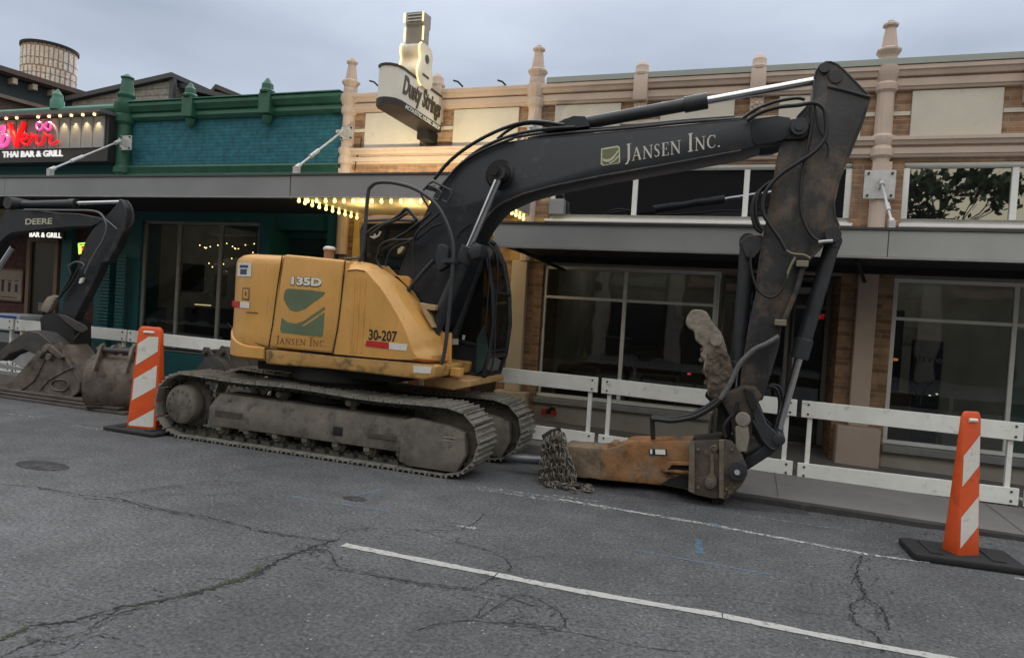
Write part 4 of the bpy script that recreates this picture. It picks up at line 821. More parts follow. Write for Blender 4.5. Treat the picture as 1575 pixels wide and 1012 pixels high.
# the street behind the camera, seen only in the glass
ob = Thing('far_side_building', 'dark building on the far side of the street mirrored in the shop glass', 'building', (-8, -12, 0))
ob.part('wall', MB().box(3.4, 30, -17, -12.1, 0, 5.5).box(-40, 3.4, -17, -12, 0, 8.0), M('far_side_wall', (.012, .011, .011), .9))
for i in range(16):
    x = -26+i*3.1; zt9 = 3.0
    ob.part('window', MB().box(x-1.1, x+.9, -12.03, -11.98, .7, zt9), M('far_window', (.02, .022, .025), .2)); ob.part('awning', MB().pyz([(-11.99, 3.5), (-11.2, 3.15), (-11.2, 3.05), (-11.99, 3.1)], x-1.2, x+1.0), M('far_awning_%d' % (i % 3), ((.16, .14, .12), (.06, .075, .07), (.11, .06, .055))[i % 3], .8))
    ob.part('pier', MB().box(x+1.1, x+1.7, -12.05, -11.9, 0, 4.3), M('far_pier', (.22, .20, .17), .8))
ob.part('roof', MB().box(-40.2, 3.5, -17.2, -11.8, 8.001, 8.15), darkm)
def tree(x, y, hgt, label):
    t = Thing('street_tree', label, 'tree', (x, y, 0), 'trees across the street'); rnd = random.Random(int(x*10)); mb = MB(); tips = []
    def br(p, dirv, l, r, dep):
        q = p+dirv*l; mb.tube([p, p.lerp(q, .5)+Vector((rnd.uniform(-.05, .05), rnd.uniform(-.05, .05), 0))*l, q], [r, r*.8, r*.6], 6)
        if dep == 0: tips.append(q); return
        for _ in range(3): br(q, (dirv+Vector((rnd.uniform(-.8, .8), rnd.uniform(-.8, .8), rnd.uniform(-.2, .5)))).normalized(), l*.72, r*.6, dep-1)
    br(Vector((x, y, 0)), Vector((0, 0, 1)), hgt*.33, .13, 4); t.part('trunk', mb, M('bark', (.05, .04, .035), .9))
    mb = MB()
    for q in tips:
        for _ in range(16):
            c = q+Vector((rnd.gauss(0, .33), rnd.gauss(0, .33), rnd.gauss(0, .28))); u = Vector((rnd.gauss(0, 1), rnd.gauss(0, 1), rnd.gauss(0, 1))).normalized()*.15; v = u.orthogonal().normalized()*.10
            mb.poly([c-u, c-v, c+u, c+v])
    t.part('crown', mb, M('leaf', (.05, .07, .03), .8), flat=True)
tree(5.0, -11.2, 8.2, 'leafy tree across the street seen mirrored in the right upper window')

# ================================================================== BARRICADES
joints = [-12.6, -10.5, -8.25, -6.0, -3.75, -1.475, .54, 2.44, 4.5]
labs = ['leftmost white barricade, cut by the left edge beside the white bin', 'white barricade behind the small digger bucket and steel plates', 'white barricade passing behind the left orange channelizer', 'white barricade mostly hidden behind the yellow excavator body', 'white barricade between the excavator cab and the breaker chain', 'white barricade behind the hydraulic breaker and digging arm', 'white barricade between the digging arm and the right channelizer', 'rightmost white barricade, just entering at the right edge']
def top(x): return .93-.05*max(0, min(1, (x+10)/8.0))-.07*max(0, min(1, (x+2)/3.5))+ (.015 if x < -8 else 0)
def botz(x): return .135 if x < -2 else (.10 if x < -1.4 else (.055 if x < 2.5 else .06))
for k, (a, b) in enumerate(zip(joints, joints[1:])):
    a += .022; b -= .022; Yb = 7.35; Y1 = Yb+random.uniform(-.01, .01)
    t = Thing('barricade', labs[k], 'barricade', ((a+b)/2, Yb, 0), 'white board barricades along the sidewalk')
    ta, tb_ = top(a), top(b); ba, bb_ = botz(a+.01), botz(b-.01)
    for nm, (p, q, hh) in (('board', (ta, tb_, .165)), ('board', (ba+.155, bb_+.16, .155))):
        mb = MB(); mb.loft([[(a, y, p-hh), (b, y, q-hh), (b, y, q), (a, y, p)] for y in (Y1-.02, Y1+.012)]); bo = t.part(nm, mb.bevel(.004, 1), wood)
        mb = MB()
        for x, z in ((a+.06, p), (b-.06, q)):
            for dz in (.035, hh-.035): mb.cyl((x, Y1-.028, z-dz), (x, Y1-.018, z-dz), .011, seg=8)
        t.part('bolt', mb, bolt, bo)
    for x, zt, zb_ in ((a+.085, ta, ba), (b-.085, tb_, bb_)):
        mb = MB(); mb.box(x-.022, x+.022, Y1+.013, Y1+.055, .03, zt-.02); t.part('post', mb.bevel(.003, 1), wood)
        mb = MB(); mb.box(x-.02, x+.02, Y1+.056, Y1+.09, .02, .07); mb.box(x-.022, x+.022, Y1+.056, Y1+.35, .03, .07); t.part('foot', mb, wood)

# ================================================================== CHANNELIZERS
def channelizer(label, loc, rz, w0, w1, d0, d1, hgt, base, brz, mark):
    t = Thing('channelizer', label, 'traffic channelizer', loc, 'orange and white channelizers', rz, True)
    bx, by, bh = base; t2 = MB(); ch = .12*min(bx, by)
    t2.pxy([(-bx+ch, -by), (bx-ch, -by), (bx, -by+ch), (bx, by-ch), (bx-ch, by), (-bx+ch, by), (-bx, by-ch), (-bx, -by+ch)], .0, bh); t2.bevel(.012, 2)
    for i in (-1, 1): t2.box(i*bx*.55-.04, i*bx*.55+.04, -by*.7, by*.7, bh-.003, bh+.008)
    bo = t.part('base', t2, rubber); bo.rotation_euler.z = brz
    mb = MB(); N_ = 7; loops = []
    for i in range(N_+1):
        f = i/N_; w = w0+(w1-w0)*f; d = d0+(d1-d0)*f**.8; z = bh-.01+(hgt-bh)*f
        loops.append([(-w, -d, z), (w, -d, z), (w, d, z), (-w, d, z)])
    f = .97; loops.append([(-w1*.8, -d1*.7, hgt+.03), (w1*.8, -d1*.7, hgt+.03), (w1*.8, d1*.7, hgt+.03), (-w1*.8, d1*.7, hgt+.03)])
    mb.loft(loops); mb.bevel(.014, 2, 40); body = t.part('body', mb, orange)
    mb = MB(); mb.tube([(-w1*.45, -d1*.9-.004, hgt-.03), (w1*.45, -d1*.9-.004, hgt-.03)], .014, 8); t.part('grip_slot', mb, white_r, body)
    # slanting white bands on both broad faces (surface follows the taper)
    def face(u, v):                                   # u -1..1, v 0..1
        w = w0+(w1-w0)*v; d = d0+(d1-d0)*v**.8; return Vector((u*w, -(d+.003), bh-.01+(hgt-bh)*v))
    mb = MB(); n = 10
    for (v0, v1) in mark:                             # left-edge v range; the band climbs to the right
        rows = []
        for k in range(n+1):
            u = -.84+1.68*k/n; rise = .155*(k/n)
            rows.append((face(u, min(.94, max(.03, v0+rise))), face(u, min(.94, max(.03, v1+rise)))))
        for s_ in (1, -1):
            A = [Vector((p.x, p.y*s_, p.z)) for p, q in rows]; B = [Vector((q.x, q.y*s_, q.z)) for p, q in rows]
            va = [[mb.bm.verts.new(x) for x in L_] for L_ in (A, B)]
            for k in range(n): mb.bm.faces.new((va[0][k], va[0][k+1], va[1][k+1], va[1][k]) if s_ > 0 else (va[0][k+1], va[0][k], va[1][k], va[1][k+1]))
    t.part('reflective_band', mb, white_r, body, flat=True)
    return t
channelizer('orange and white channelizer on a black rubber base at the lower right', (1.50, 5.50, 0), R(32), .090, .076, .070, .015, 1.0, (.34, .20, .05), R(-30+2), [(.06, .28), (.50, .72)])
channelizer('orange and white channelizer standing against the rear of the near track', (-6.03, 5.66, 0), R(14), .165, .130, .09, .03, 1.09, (.36, .24, .04), R(-14), [(-.12, .06), (.28, .50), (.64, .86)])

# ================================================================== THE EXCAVATOR
X0 = Vector((-3.9, 6.18, 0))
ex = Thing('excavator', 'big yellow tracked excavator with black boom and a rusty breaker resting on the road', 'excavator', X0)
# ---- tracks
XS, XI, RW, ZC = -5.50, -2.45, .293, .335           # sprocket x, idler x, belt radius, axle height
def belt_path():
    pts = []
    nb = 60
    for k in range(nb+1): pts.append((XS+(XI-XS)*k/nb, .035))
    for k in range(1, 24): t_ = -math.pi/2+math.pi*k/24; pts.append((XI+RW*math.cos(t_), ZC+RW*math.sin(t_)))
    for k in range(nb+1):
        f = k/nb; x = XI+(XS-XI)*f; z = ZC+RW+.035*f
        sag = .022*math.sin(math.pi*min(1, f/.55))**2 if f < .55 else .016*math.sin(math.pi*(f-.55)/.45)**2
        pts.append((x, z-sag))
    for k in range(1, 24): t_ = math.pi/2+math.pi*k/24; pts.append((XS+(RW+.012)*math.cos(t_), ZC+.012+(RW+.012)*math.sin(t_)))
    return pts
bp_ = belt_path()
def resample(pts, n):
    L_ = [0]
    q = pts+[pts[0]]
    for a, b in zip(q, q[1:]): L_.append(L_[-1]+math.hypot(b[0]-a[0], b[1]-a[1]))
    o = []; j = 0
    for i in range(n):
        s = L_[-1]*i/n
        while L_[j+1] < s: j += 1
        f = (s-L_[j])/(L_[j+1]-L_[j]); o.append((q[j][0]+(q[j+1][0]-q[j][0])*f, q[j][1]+(q[j+1][1]-q[j][1])*f))
    return o
def track(y0, y1, near):
    ns = 50; s = resample(bp_, ns); mb = MB(); ch = MB(); ym = (y0+y1)/2
    for i in range(ns):
        a, b = Vector((s[i][0], 0, s[i][1])), Vector((s[(i+1) % ns][0], 0, s[(i+1) % ns][1])); d = (b-a).normalized(); n = Vector((d.z, 0, -d.x)); c = (a+b)/2; hl = (b-a).length/2-.005
        # triple-grouser shoe
        prof = [(-hl, 0), (-hl, .010), (-hl*.86, .034), (-hl*.72, .034), (-hl*.60, .012), (-hl*.15, .012), (-hl*.07, .030), (hl*.07, .030), (hl*.15, .012), (hl*.60, .012), (hl*.72, .034), (hl*.86, .034), (hl, .010), (hl, 0)]
        e = random.uniform(-.004, .004)
        mb.loft([[c+d*u+n*v+Vector((0, y+e, 0)) for u, v in prof] for y in (y0, y1)])
        for yy in (ym-.055, ym+.03):
            L_ = [(-hl*.95, -.002), (-hl*.95, -.05), (-hl*.5, -.068), (-hl*.25, -.045), (hl*.25, -.045), (hl*.5, -.068), (hl*.95, -.05), (hl*.95, -.002)]
            ch.loft([[c+d*u+n*v+Vector((0, y, 0)) for u, v in L_] for y in (yy, yy+.025)])
        for yy in (y0+.09, y1-.11):
            L_ = [(-hl*.8, -.002), (-hl*.6, -.045), (-hl*.1, -.045), (0, -.02), (hl*.1, -.045), (hl*.6, -.045), (hl*.8, -.002)]
            ch.loft([[c+d*u+n*v+Vector((0, y, 0)) for u, v in L_] for y in (yy, yy+.02)])
        ch.cyl(a-n*.035+Vector((0, ym-.07, 0)), a-n*.035+Vector((0, ym+.07, 0)), .016, seg=8)
    tr = ex.part('track', mb, trackm, label='near track with worn grousers' if near else 'far track')
    ex.part('track_chain', ch, trackd, tr)
    mb = MB()
    for k in range(22):
        a = 2*math.pi*k/22; mb.cyl((XS+(.255)*math.cos(a), ym-.02, ZC+.01+.255*math.sin(a)), (XS+.255*math.cos(a), ym+.02, ZC+.01+.255*math.sin(a)), .02, seg=6)
    mb.lathe((XS, ym, ZC+.01), [(.25, -.02), (.25, .02)], 28, 'y'); mb.lathe((XS, y0, ZC+.01), [(.20, .14), (.205, .06), (.19, .03), (.17, .022), (.165, .02), (.0, .018)], 28, 'y')
    sp_ = ex.part('sprocket', mb, muddy, tr)
    mb = MB()
    for k in range(14): a = 2*math.pi*k/14; mb.cyl((XS+.145*math.cos(a), y0+.008, ZC+.01+.145*math.sin(a)), (XS+.145*math.cos(a), y0+.025, ZC+.01+.145*math.sin(a)), .011, seg=6)
    ex.part('hub_bolt', mb, muddy, sp_)
    mb = MB(); mb.lathe((XI, ym, ZC-.01), [(.0, -.06), (.09, -.06), (.10, -.035), (.20, -.03), (.245, -.05), (.252, -.02), (.252, .02), (.245, .05), (.20, .03), (.0, .06)], 32, 'y'); ex.part('idler', mb, muddy, tr)
    for k in range(7):
        x = -5.02+k*.345; mb = MB(); mb.lathe((x, ym, .128), [(0, -.13), (.035, -.13), (.042, -.115), (.042, -.08), (.065, -.075), (.065, -.035), (.05, -.03), (.05, .03), (.065, .035), (.065, .075), (.04, .08), (0, .13)], 16, 'y'); mb.box(x-.03, x+.03, y0+.055, y0+.085, .13, .19); ex.part('track_roller', mb, muddy, tr)
    for x in (-4.35, -3.55):
        mb = MB(); mb.lathe((x, ym, .555), [(0, -.11), (.03, -.11), (.038, -.09), (.038, -.05), (.05, -.045), (.05, .045), (0, .05)], 14, 'y'); mb.box(x-.02, x+.02, ym-.02, ym+.02, .42, .53); ex.part('carrier_roller', mb, muddy, tr)
    # side frame: outline measured on the near face
    yf = y0+.045
    sec = lambda x, zt, zb2, zs: [(x, yf+.045, zt), (x, yf, zs), (x, yf, zb2), (x, y1-.05, zb2), (x, y1-.05, zt)]
    mb = MB(); mb.loft([sec(-5.14, .40, .175, .36), sec(-5.05, .50, .17, .37), sec(-4.0, .485, .175, .36), sec(-2.90, .465, .17, .345)]); mb.bevel(.008, 2)
    fr_ = ex.part('track_frame', mb, muddy, tr)
    mb = MB(); mb.loft([[(XI-.48, y, .09), (XI-.48, y, .46), (XI-.38, y, .495), (XI-.02, y, .465), (XI+.15, y, .42), (XI+.17, y, .22), (XI+.09, y, .06), (XI-.38, y, .06)] for y in (yf-.02, y0+.13)]); mb.bevel(.010, 2); ex.part('idler_guard', mb, muddy, tr)
    mb = MB(); mb.box(-3.66, -3.55, yf-.004, yf+.01, .24, .33); ex.part('frame_slot', mb.bevel(.02, 2), darkm, fr_)
    mb = MB(); mb.box(-5.06, -4.72, yf-.004, yf+.004, .275, .335); mb.box(-3.28, -2.98, yf-.010, yf+.004, .27, .31); mb.cyl((-4.9, yf+.03, .43), (-4.9, yf+.02, .43), .02); mb.jitter(.001); ex.part('frame_plate', mb, trackd, fr_)
    mb = MB(); mb.box(-2.50, -2.38, yf-.024, yf-.019, .365, .372); mb.box(-2.50, -2.40, yf-.024, yf-.019, .335, .342); ex.part('weld_mark', mb, M('pale_scratch', (.3, .27, .22), .7), fr_)
track(5.55, 5.97, True)
XI = -2.33; bp_ = belt_path(); track(6.40, 6.82, False)
mb = MB(); mb.box(-4.7, -3.2, 5.98, 6.39, .30, .56); mb.lathe((-3.95, 6.18, 0), [(.44, .50), (.46, .70), (.52, .72), (.52, .86)], 30); mb.box(-4.7, -3.1, 5.75, 6.6, .78, .868); ex.part('turntable', mb.bevel(.01, 1), darkm)
# ---- upper body
YN = 5.60
def cw_y(x): return YN if x > -4.62 else YN+.60*(1-math.sqrt(max(0, 1-((-4.62-x)/.40)**2))) if x > -5.02 else YN+.6
CX, CRX, CRY = -4.70, .47, .52
def arc_plan(x_right, inset=0.0, dz=0):
    pts = [(x_right, YN+inset)]
    for k in range(0, 13):
        a = math.pi/2*k/12; pts.append((CX-(CRX-inset)*math.sin(a), YN+inset+CRY*(1-math.cos(a))))
    pts += [(pts[-1][0], 6.5), (-4.75, 6.85), (x_right, 6.85)]
    return pts
zb_, zt_ = P(400, 557, YN).z, P(400, 389, YN).z
loops = []
for z, ins in ((1.00, .03), (1.01, .012), (1.05, .0), (1.84, .0), (1.89, .012), (1.925, .05), (1.94, .10)): loops.append([(a, b, z) for a, b in arc_plan(-4.372, ins)])
# lower lip edge slopes: cut handled by a separate skirt in front
cwt = ex.part('counterweight', MB().loft(loops).rough(.14, .0022, 4), yellow, ang=50)
loops = []
for z, ins in ((.875, .06), (.89, .02), (.91, .0), (1.03, -.012), (1.05, .0)): loops.append([(a, b, z) for a, b in arc_plan(-4.52, ins)])
def skirt():
    """lower lip of the counterweight, its upper edge sweeping up towards the rear"""
    base = arc_plan(-4.50, -.014); n = 14; mb = MB(); A, B, C_, D = [], [], [], []
    for i, (x, y) in enumerate(base[:14]):
        f = i/13.0; zt2 = 1.005+.33*max(0, (f-.05))**1.5
        A.append((x, y+.06, .875)); B.append((x, y, .905)); C_.append((x, y, zt2)); D.append((x, y+.03, zt2+.02))
    inner = lambda L_: L_+[(L_[-1][0], 6.5, L_[-1][2]), (L_[0][0], 6.5, L_[0][2])]
    mb.loft([inner(A), inner(B), inner(C_), inner(D)]); return mb
ex.part('counterweight_lip', skirt(), yellow, cwt, ang=50)
# engine door
def panel_px(pts, y0, y1, bev): mb = MB().pxz(PX(pts, y0), y0, y1); return mb.bevel(bev, 3)
door = ex.part('engine_door', panel_px([(436, 391), (470, 394), (529, 400), (526, 440), (520, 500), (511, 544), (414, 534.5), (420, 500), (428, 440)], YN-.004, 5.93, .028), yellow)
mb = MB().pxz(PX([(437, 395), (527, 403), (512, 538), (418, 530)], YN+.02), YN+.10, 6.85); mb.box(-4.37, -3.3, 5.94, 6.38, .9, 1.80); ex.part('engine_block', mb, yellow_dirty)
# side hood with its big sloping border
inner = crop([(548, 470), (560, 455), (600, 452), (640, 460), (665, 490), (700, 530), (745, 600), (790, 680), (815, 740), (830, 790), (828, 830), (495, 805), (510, 700), (525, 580)], 330, 250, 2.736)
outer = crop([(548, 430), (575, 418), (620, 418), (665, 432), (720, 470), (775, 515), (830, 580), (880, 645), (915, 700), (938, 760), (930, 848), (494, 808), (508, 700), (522, 580)], 330, 250, 2.736)
def softo(L_): return L_[:1]+arcpts0(L_[1:4])[:-1]+arcpts0(L_[3:12])+L_[12:]
def arcpts0(pts): return [(p.x, p.y) for p in smooth([Vector((a, b, 0)) for a, b in pts], 4)]
inner, outer = softo(inner), softo(outer)
ins = [(x, YN, z) for x, z in PX(inner, YN)]; mid = [(x, YN+.075, z) for x, z in PX([(a*.45+c*.55, b*.45+d_*.55) for (a, b), (c, d_) in zip(inner, outer)], YN+.075)]; ou = [(x, YN+.20, z) for x, z in PX(outer, YN+.20)]; bk = [(x, 5.93, z) for x, y, z in ou]
hood = ex.part('side_hood', MB().loft([ins, mid, ou, bk]), yellow, ang=28)
mb = MB()
for k in range(3):
    xa = 590+k*22; mb.tube([P(330+xa/2.736, 250+482/2.736, YN-.002), P(330+(xa-8)/2.736, 250+640/2.736, YN-.002), P(330+(xa-18)/2.736, 250+800/2.736, YN-.002)], .009, 6)
ex.part('pressed_rib', mb, yellow, hood)
mb = MB(); mb.tube([P(*p, YN-.001) for p in inner[1:9]], .006, 6); ex.part('hood_crease_shade', mb, brtxt, hood)  # dark tube paints the shadow line inside the hood border
mb = MB().pxz(PX([(535, 405), (600, 410), (640, 450), (670, 500), (684, 510), (694, 513), (692, 560), (672, 585), (535, 560)], 6.0), 5.94, 5.965)
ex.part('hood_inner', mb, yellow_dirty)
# lower deck skirt
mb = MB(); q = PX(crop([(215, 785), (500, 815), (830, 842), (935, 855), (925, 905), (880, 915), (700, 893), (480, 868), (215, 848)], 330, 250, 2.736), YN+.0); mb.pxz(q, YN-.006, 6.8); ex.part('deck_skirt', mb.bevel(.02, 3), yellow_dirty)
mb = MB().pxz(PX([(668, 575), (705, 578), (737, 583), (738, 592), (712, 597), (668, 588)], 6.2), 5.95, 6.9); ex.part('front_deck', mb.bevel(.008, 1), M('deck_tan', (.36, .21, .085), .7, 0, .2, 6, dirt=((.10, .07, .04), .55, 8)))
mb = MB().box(-2.62, -2.52, 5.90, 6.0, .88, .96); mb.pxz(PX([(668, 512), (695, 512), (694, 560), (672, 560)], 5.92), 5.90, 5.935); ex.part('tool_box', mb.bevel(.006, 1), yellow)
# seams
mb = MB()
mb.tube([P(434.5, 391, YN-.004), P(427, 440, YN-.004), P(419, 500, YN-.004), P(413, 535, YN-.004)], .006, 6)
mb.tube([P(531, 401, YN-.004), P(527, 440, YN-.004), P(520, 500, YN-.004), P(511.5, 546, YN-.004)], .007, 6)
mb.tube([P(350, 497, 5.9), P(365, 512, 5.68), P(385, 524, 5.605), P(411, 534, YN-.004)], .004, 6)
mb.tube([P(413, 536, YN-.012), P(510, 547, YN-.012), P(635, 558, YN-.012), P(668, 561, YN-.008)], .0035, 6)
ex.part('panel_gap', mb, darkm)
# small details: vents, exhaust, light, latch
c = P(506, 394, 6.1); mb = MB(); mb.cyl(c+Vector((0, 0, -.12)), c+Vector((0, 0, .07)), .052, seg=18); e1 = ex.part('precleaner', mb, M('rusty_orange', (.26, .13, .06), .6))
mb = MB().lathe((c.x, c.y, c.z), [(.0, .10), (.04, .10), (.062, .085), (.066, .07), (.06, .06), (0, .06)], 16); ex.part('cap', mb, galv, e1)
mb = MB().pxz(PX([(604, 424), (628, 425), (634, 430), (633, 447), (622, 450), (600, 438)], 5.98), 5.94, 6.05); ex.part('lamp_guard', mb.bevel(.006, 1), yellow)
mb = MB().pxz(PX(crop([(455, 360), (485, 368), (545, 375), (558, 385), (555, 412), (530, 410), (500, 405), (520, 440), (550, 520), (535, 525), (480, 430)], 540, 380, 4.215), 5.80), 5.76, 5.85); ex.part('mirror_bracket', mb.bevel(.004, 1), M('deck_tan2', (.40, .26, .13), .6))
# decals
def on(name, pts, m, Y, parent, th=.003, label=None): mb = MB(); decal(mb, pts, Y, th); return ex.part(name, mb, m, parent, label, flat=True)
YD = YN-.004
upg = crop([(430, 350), (440, 332), (460, 325), (600, 335), (705, 350), (690, 375), (630, 415), (570, 462), (510, 482), (470, 470), (440, 430), (424, 395)], 340, 370, 4.4)
log_ = crop([(412, 522), (450, 552), (505, 562), (560, 545), (610, 508), (702, 447), (704, 466), (545, 575), (560, 582), (700, 486), (690, 640), (678, 652), (560, 640), (410, 622), (400, 600)], 340, 370, 4.4)
on('logo_patch', upg, gdecal, YD, door); on('logo_patch', log_, gdecal, YD, door)
ex.part('lettering', serif_on(MB(), 'JANSEN INC.', P(424.5, 528.5, YD), P(502.5, 533.5, YD), Vector((0, 0, .080)), NY, .003), brtxt, door, flat=True)
mb = text_on(MB(), '135D', P(447.5, 437.5, YD), P(495, 441, YD), Vector((0, 0, .082)), NY, .075, .003); ex.part('lettering', mb, btxt, door, flat=True)
mb = text_on(MB(), '135D', P(448, 437, YD-.0035), P(494.5, 440, YD-.0035), Vector((0, 0, .074)), NY, .045, .003); ex.part('lettering', mb, wtxt, door, label='white model figures outlined in black', flat=True)
mb = text_on(MB(), '30-207', P(567, 522, YN), P(610, 525.5, YN), Vector((0, 0, .096)), NY, .02, .003); ex.part('lettering', mb, btxt, hood, flat=True)
on('reflective_tape', [(564, 523.5), (598, 527), (598, 537), (562, 532.5)], reddec, YN, hood); on('reflective_tape', [(598.5, 527), (627, 529.5), (625, 539.5), (598.5, 537)], white_r, YN, hood)
on('reflective_tape', [(636, 562), (664, 564.5), (662, 574.5), (636, 573)], white_r, YN-.006, hood)
def cwdecal(name, x0, x1, py0, py1, m, parent, th=.004):
    za, zc = P((x0+x1)/2, py1, 5.75).z, P((x0+x1)/2, py0, 5.75).z
    def hit(px, py):                                   # meet the curved flank
        best = None
        for k in range(600):
            y = YN-.004+.6*k/600; p = P(px, py, y)
            if y >= cw_y2(p.x): return p.x
        return P(px, py, 5.75).x
    def cw_y2(x):
        s = (CX-x)/CRX
        return YN if s <= 0 else (YN+CRY*(1-math.sqrt(max(0, 1-s*s))) if s < 1 else YN+CRY)
    xa, xb = hit(x0, (py0+py1)/2), hit(x1, (py0+py1)/2); mb = MB(); A, B = [], []
    for k in range(7):
        x = xa+(xb-xa)*k/6; y = cw_y2(x)-th; A.append((x, y, za)); B.append((x, y, zc))
    mb.loft([A, B], caps=False, closed=False); o_ = ex.part(name, mb, m, parent, flat=True); return hit, cw_y2, xa, xb, za, zc
cwdecal('sticker', 366, 387, 405, 426, white_r, cwt); cwdecal('sticker_print', 369, 382, 409, 413, M('blue_ink', (.03, .05, .13), .6), cwt, .006); cwdecal('sticker_print', 370, 380, 415, 423, MATS['blue_ink'], cwt, .006)
cwdecal('reflective_tape', 357, 369, 463, 473, reddec, cwt); cwdecal('reflective_tape', 369.5, 384, 464, 473.5, white_r, cwt)
cwdecal('outline_sticker', 373, 384, 443, 461, brtxt, cwt); cwdecal('outline_sticker', 374.5, 382.5, 445, 459, yellow, cwt, .005); cwdecal('outline_sticker', 377, 380, 449, 455, brtxt, cwt, .006)
mb = MB(); mb.tube([P(379, 480, 5.603), P(390, 480.5, 5.598), P(396, 481, YN-.002)], .006, 6, 3); ex.part('dent', mb, brtxt, cwt)
# ---- cab on the far side
cabo = [(556, 352), (562, 340), (600, 338), (700, 343), (732, 366), (748, 400), (756, 450), (757, 500), (750, 548), (741, 577), (690, 572), (600, 560), (556, 470)]
q = PX(cabo, 6.42)
mb = MB()
def ringxz(mb, q, y, r):
    L_ = [Vector((a, y, b)) for a, b in q]; mb.tube(L_+[L_[0]], r, 6)
ringxz(mb, q, 6.44, .028); ringxz(mb, q, 6.95, .028)
for i in (1, 3, 4, 6, 8, 9): mb.tube([(q[i][0], 6.44, q[i][1]), (q[i][0], 6.95, q[i][1])], .025, 6)
p_ = lambda a, b, y=6.44: P(a, b, y)
mb.tube([p_(690, 345), p_(700, 420), p_(686, 520), p_(690, 572)], .03, 6); mb.tube([p_(686, 520), p_(752, 535)], .02, 6)
cab = ex.part('cab_frame', mb, black)
mb = MB(); mb.loft([[(a, y, b) for a, b in PX([(686, 525), (752, 538), (741, 577), (690, 572), (600, 560), (556, 470), (556, 440), (640, 470)], 6.42)] for y in (6.45, 6.94)]); ex.part('cab_lower', mb, M('cab_blue_black', (.018, .024, .034), .4), cab)
mb = MB(); mb.loft([[(a, y, b) for a, b in PX([(556, 336), (575, 331), (700, 335), (705, 342), (556, 344)], 6.42)] for y in (6.42, 6.97)]); ex.part('cab_roof', mb.bevel(.01, 2), M('cab_roof_tan', (.34, .22, .12), .6), cab)
gl_ = MB(); gl_.loft([[(a, y, b) for a, b in q] for y in (6.46, 6.93)]); ex.part('cab_window', gl_, cabglass, cab, flat=True)
mb = MB(); mb.box(q[3][0]-.55, q[3][0]-.15, 6.52, 6.88, 1.1, 1.25); mb.box(q[3][0]-.62, q[3][0]-.5, 6.52, 6.88, 1.2, 1.85); ex.part('seat', mb.bevel(.04, 2), rubber, cab)
mb = MB(); mb.pxz(PX([(732, 575), (734, 520), (745, 500), (751, 540), (741, 570)], 6.40), 6.39, 6.415); ex.part('lower_pane', mb, M('teal_pane', (.03, .06, .06), .1), cab)
on('sticker', [(696, 521), (705, 521), (705, 530), (696, 530)], white_r, 6.36, cab); on('sticker', [(712, 515), (716, 516), (714, 523), (711, 522)], white_r, 6.36, cab)
# ---- boom
def arcpts(pts, n=4): return [(p.x, p.y) for p in smooth([Vector((a, b, 0)) for a, b in pts], n)]
YB0, YB1 = 5.985, 6.365
tope = arcpts([(604, 452), (618, 410), (636, 368), (654, 330), (674, 291), (700, 262), (735, 238), (775, 221), (830, 213)], 5)+[(847, 212), (934, 204), (1064, 192), (1151, 183), (1163, 183)]
bote = [(1170, 222), (1140, 232), (1021, 254), (925, 271), (847, 287)]+arcpts([(803, 299), (765, 318), (738, 350), (718, 392), (704, 430), (690, 468), (676, 500)], 5)+[(650, 512), (622, 500)]
mb = MB().pxz(PX(tope+bote, YB0), YB0, YB1); boom = ex.part('boom', mb.bevel(.008, 2), black, ang=25)
mb = MB()
for s_ in (YB0+.0, YB1-.07): mb.pxz(PX([(1150, 186), (1165, 184), (1214, 184), (1236, 180), (1247, 192), (1246, 206), (1236, 214), (1206, 215), (1190, 222), (1168, 224)], YB0), s_-.004, s_+.075)
ex.part('boom_tip', mb.bevel(.01, 2), black, boom)
mb = MB(); mb.pxz(PX(crop([(325, 270), (330, 250), (420, 238), (470, 245), (480, 300), (440, 330), (350, 348), (332, 335)], 1020, 80, 2.409), YB0), YB0-.012, YB0+.001); ex.part('tip_plate', mb.bevel(.005, 2), black, boom)
c = P(1229, 197, YB0); mb = MB(); mb.cyl((c.x, YB0-.04, c.z), (c.x, YB1+.04, c.z), .065, seg=22); mb.cyl((c.x, YB0-.055, c.z), (c.x, YB0-.04, c.z), .035, seg=12); ex.part('boom_pin', mb, barrel, boom)
# weld flange along the top and bottom edges
mb = MB(); mb.tube([Vector((a, YB0+.004, b)) for a, b in PX(bote[1:], YB0)][:-3], .011, 6); mb.tube([Vector((a, YB0+.006, b)) for a, b in PX(tope, YB0)], .008, 6); ex.part('weld_edge', mb, armblk, boom)
c = P(769, 269, YB0); mb = MB(); mb.cyl((c.x, YB0-.005, c.z), (c.x, YB0-.03, c.z), .14, .12, 26); mb.cyl((c.x, YB0-.03, c.z), (c.x, YB0-.15, c.z), .062, seg=18); mb.cyl((c.x, YB0-.15, c.z), (c.x, YB0-.165, c.z), .045, seg=6); mb.cyl((c.x, YB1+.14, c.z), (c.x, YB1, c.z), .062, seg=16); ex.part('cylinder_boss', mb, M('greasy_black', (.008, .008, .008), .35), boom)
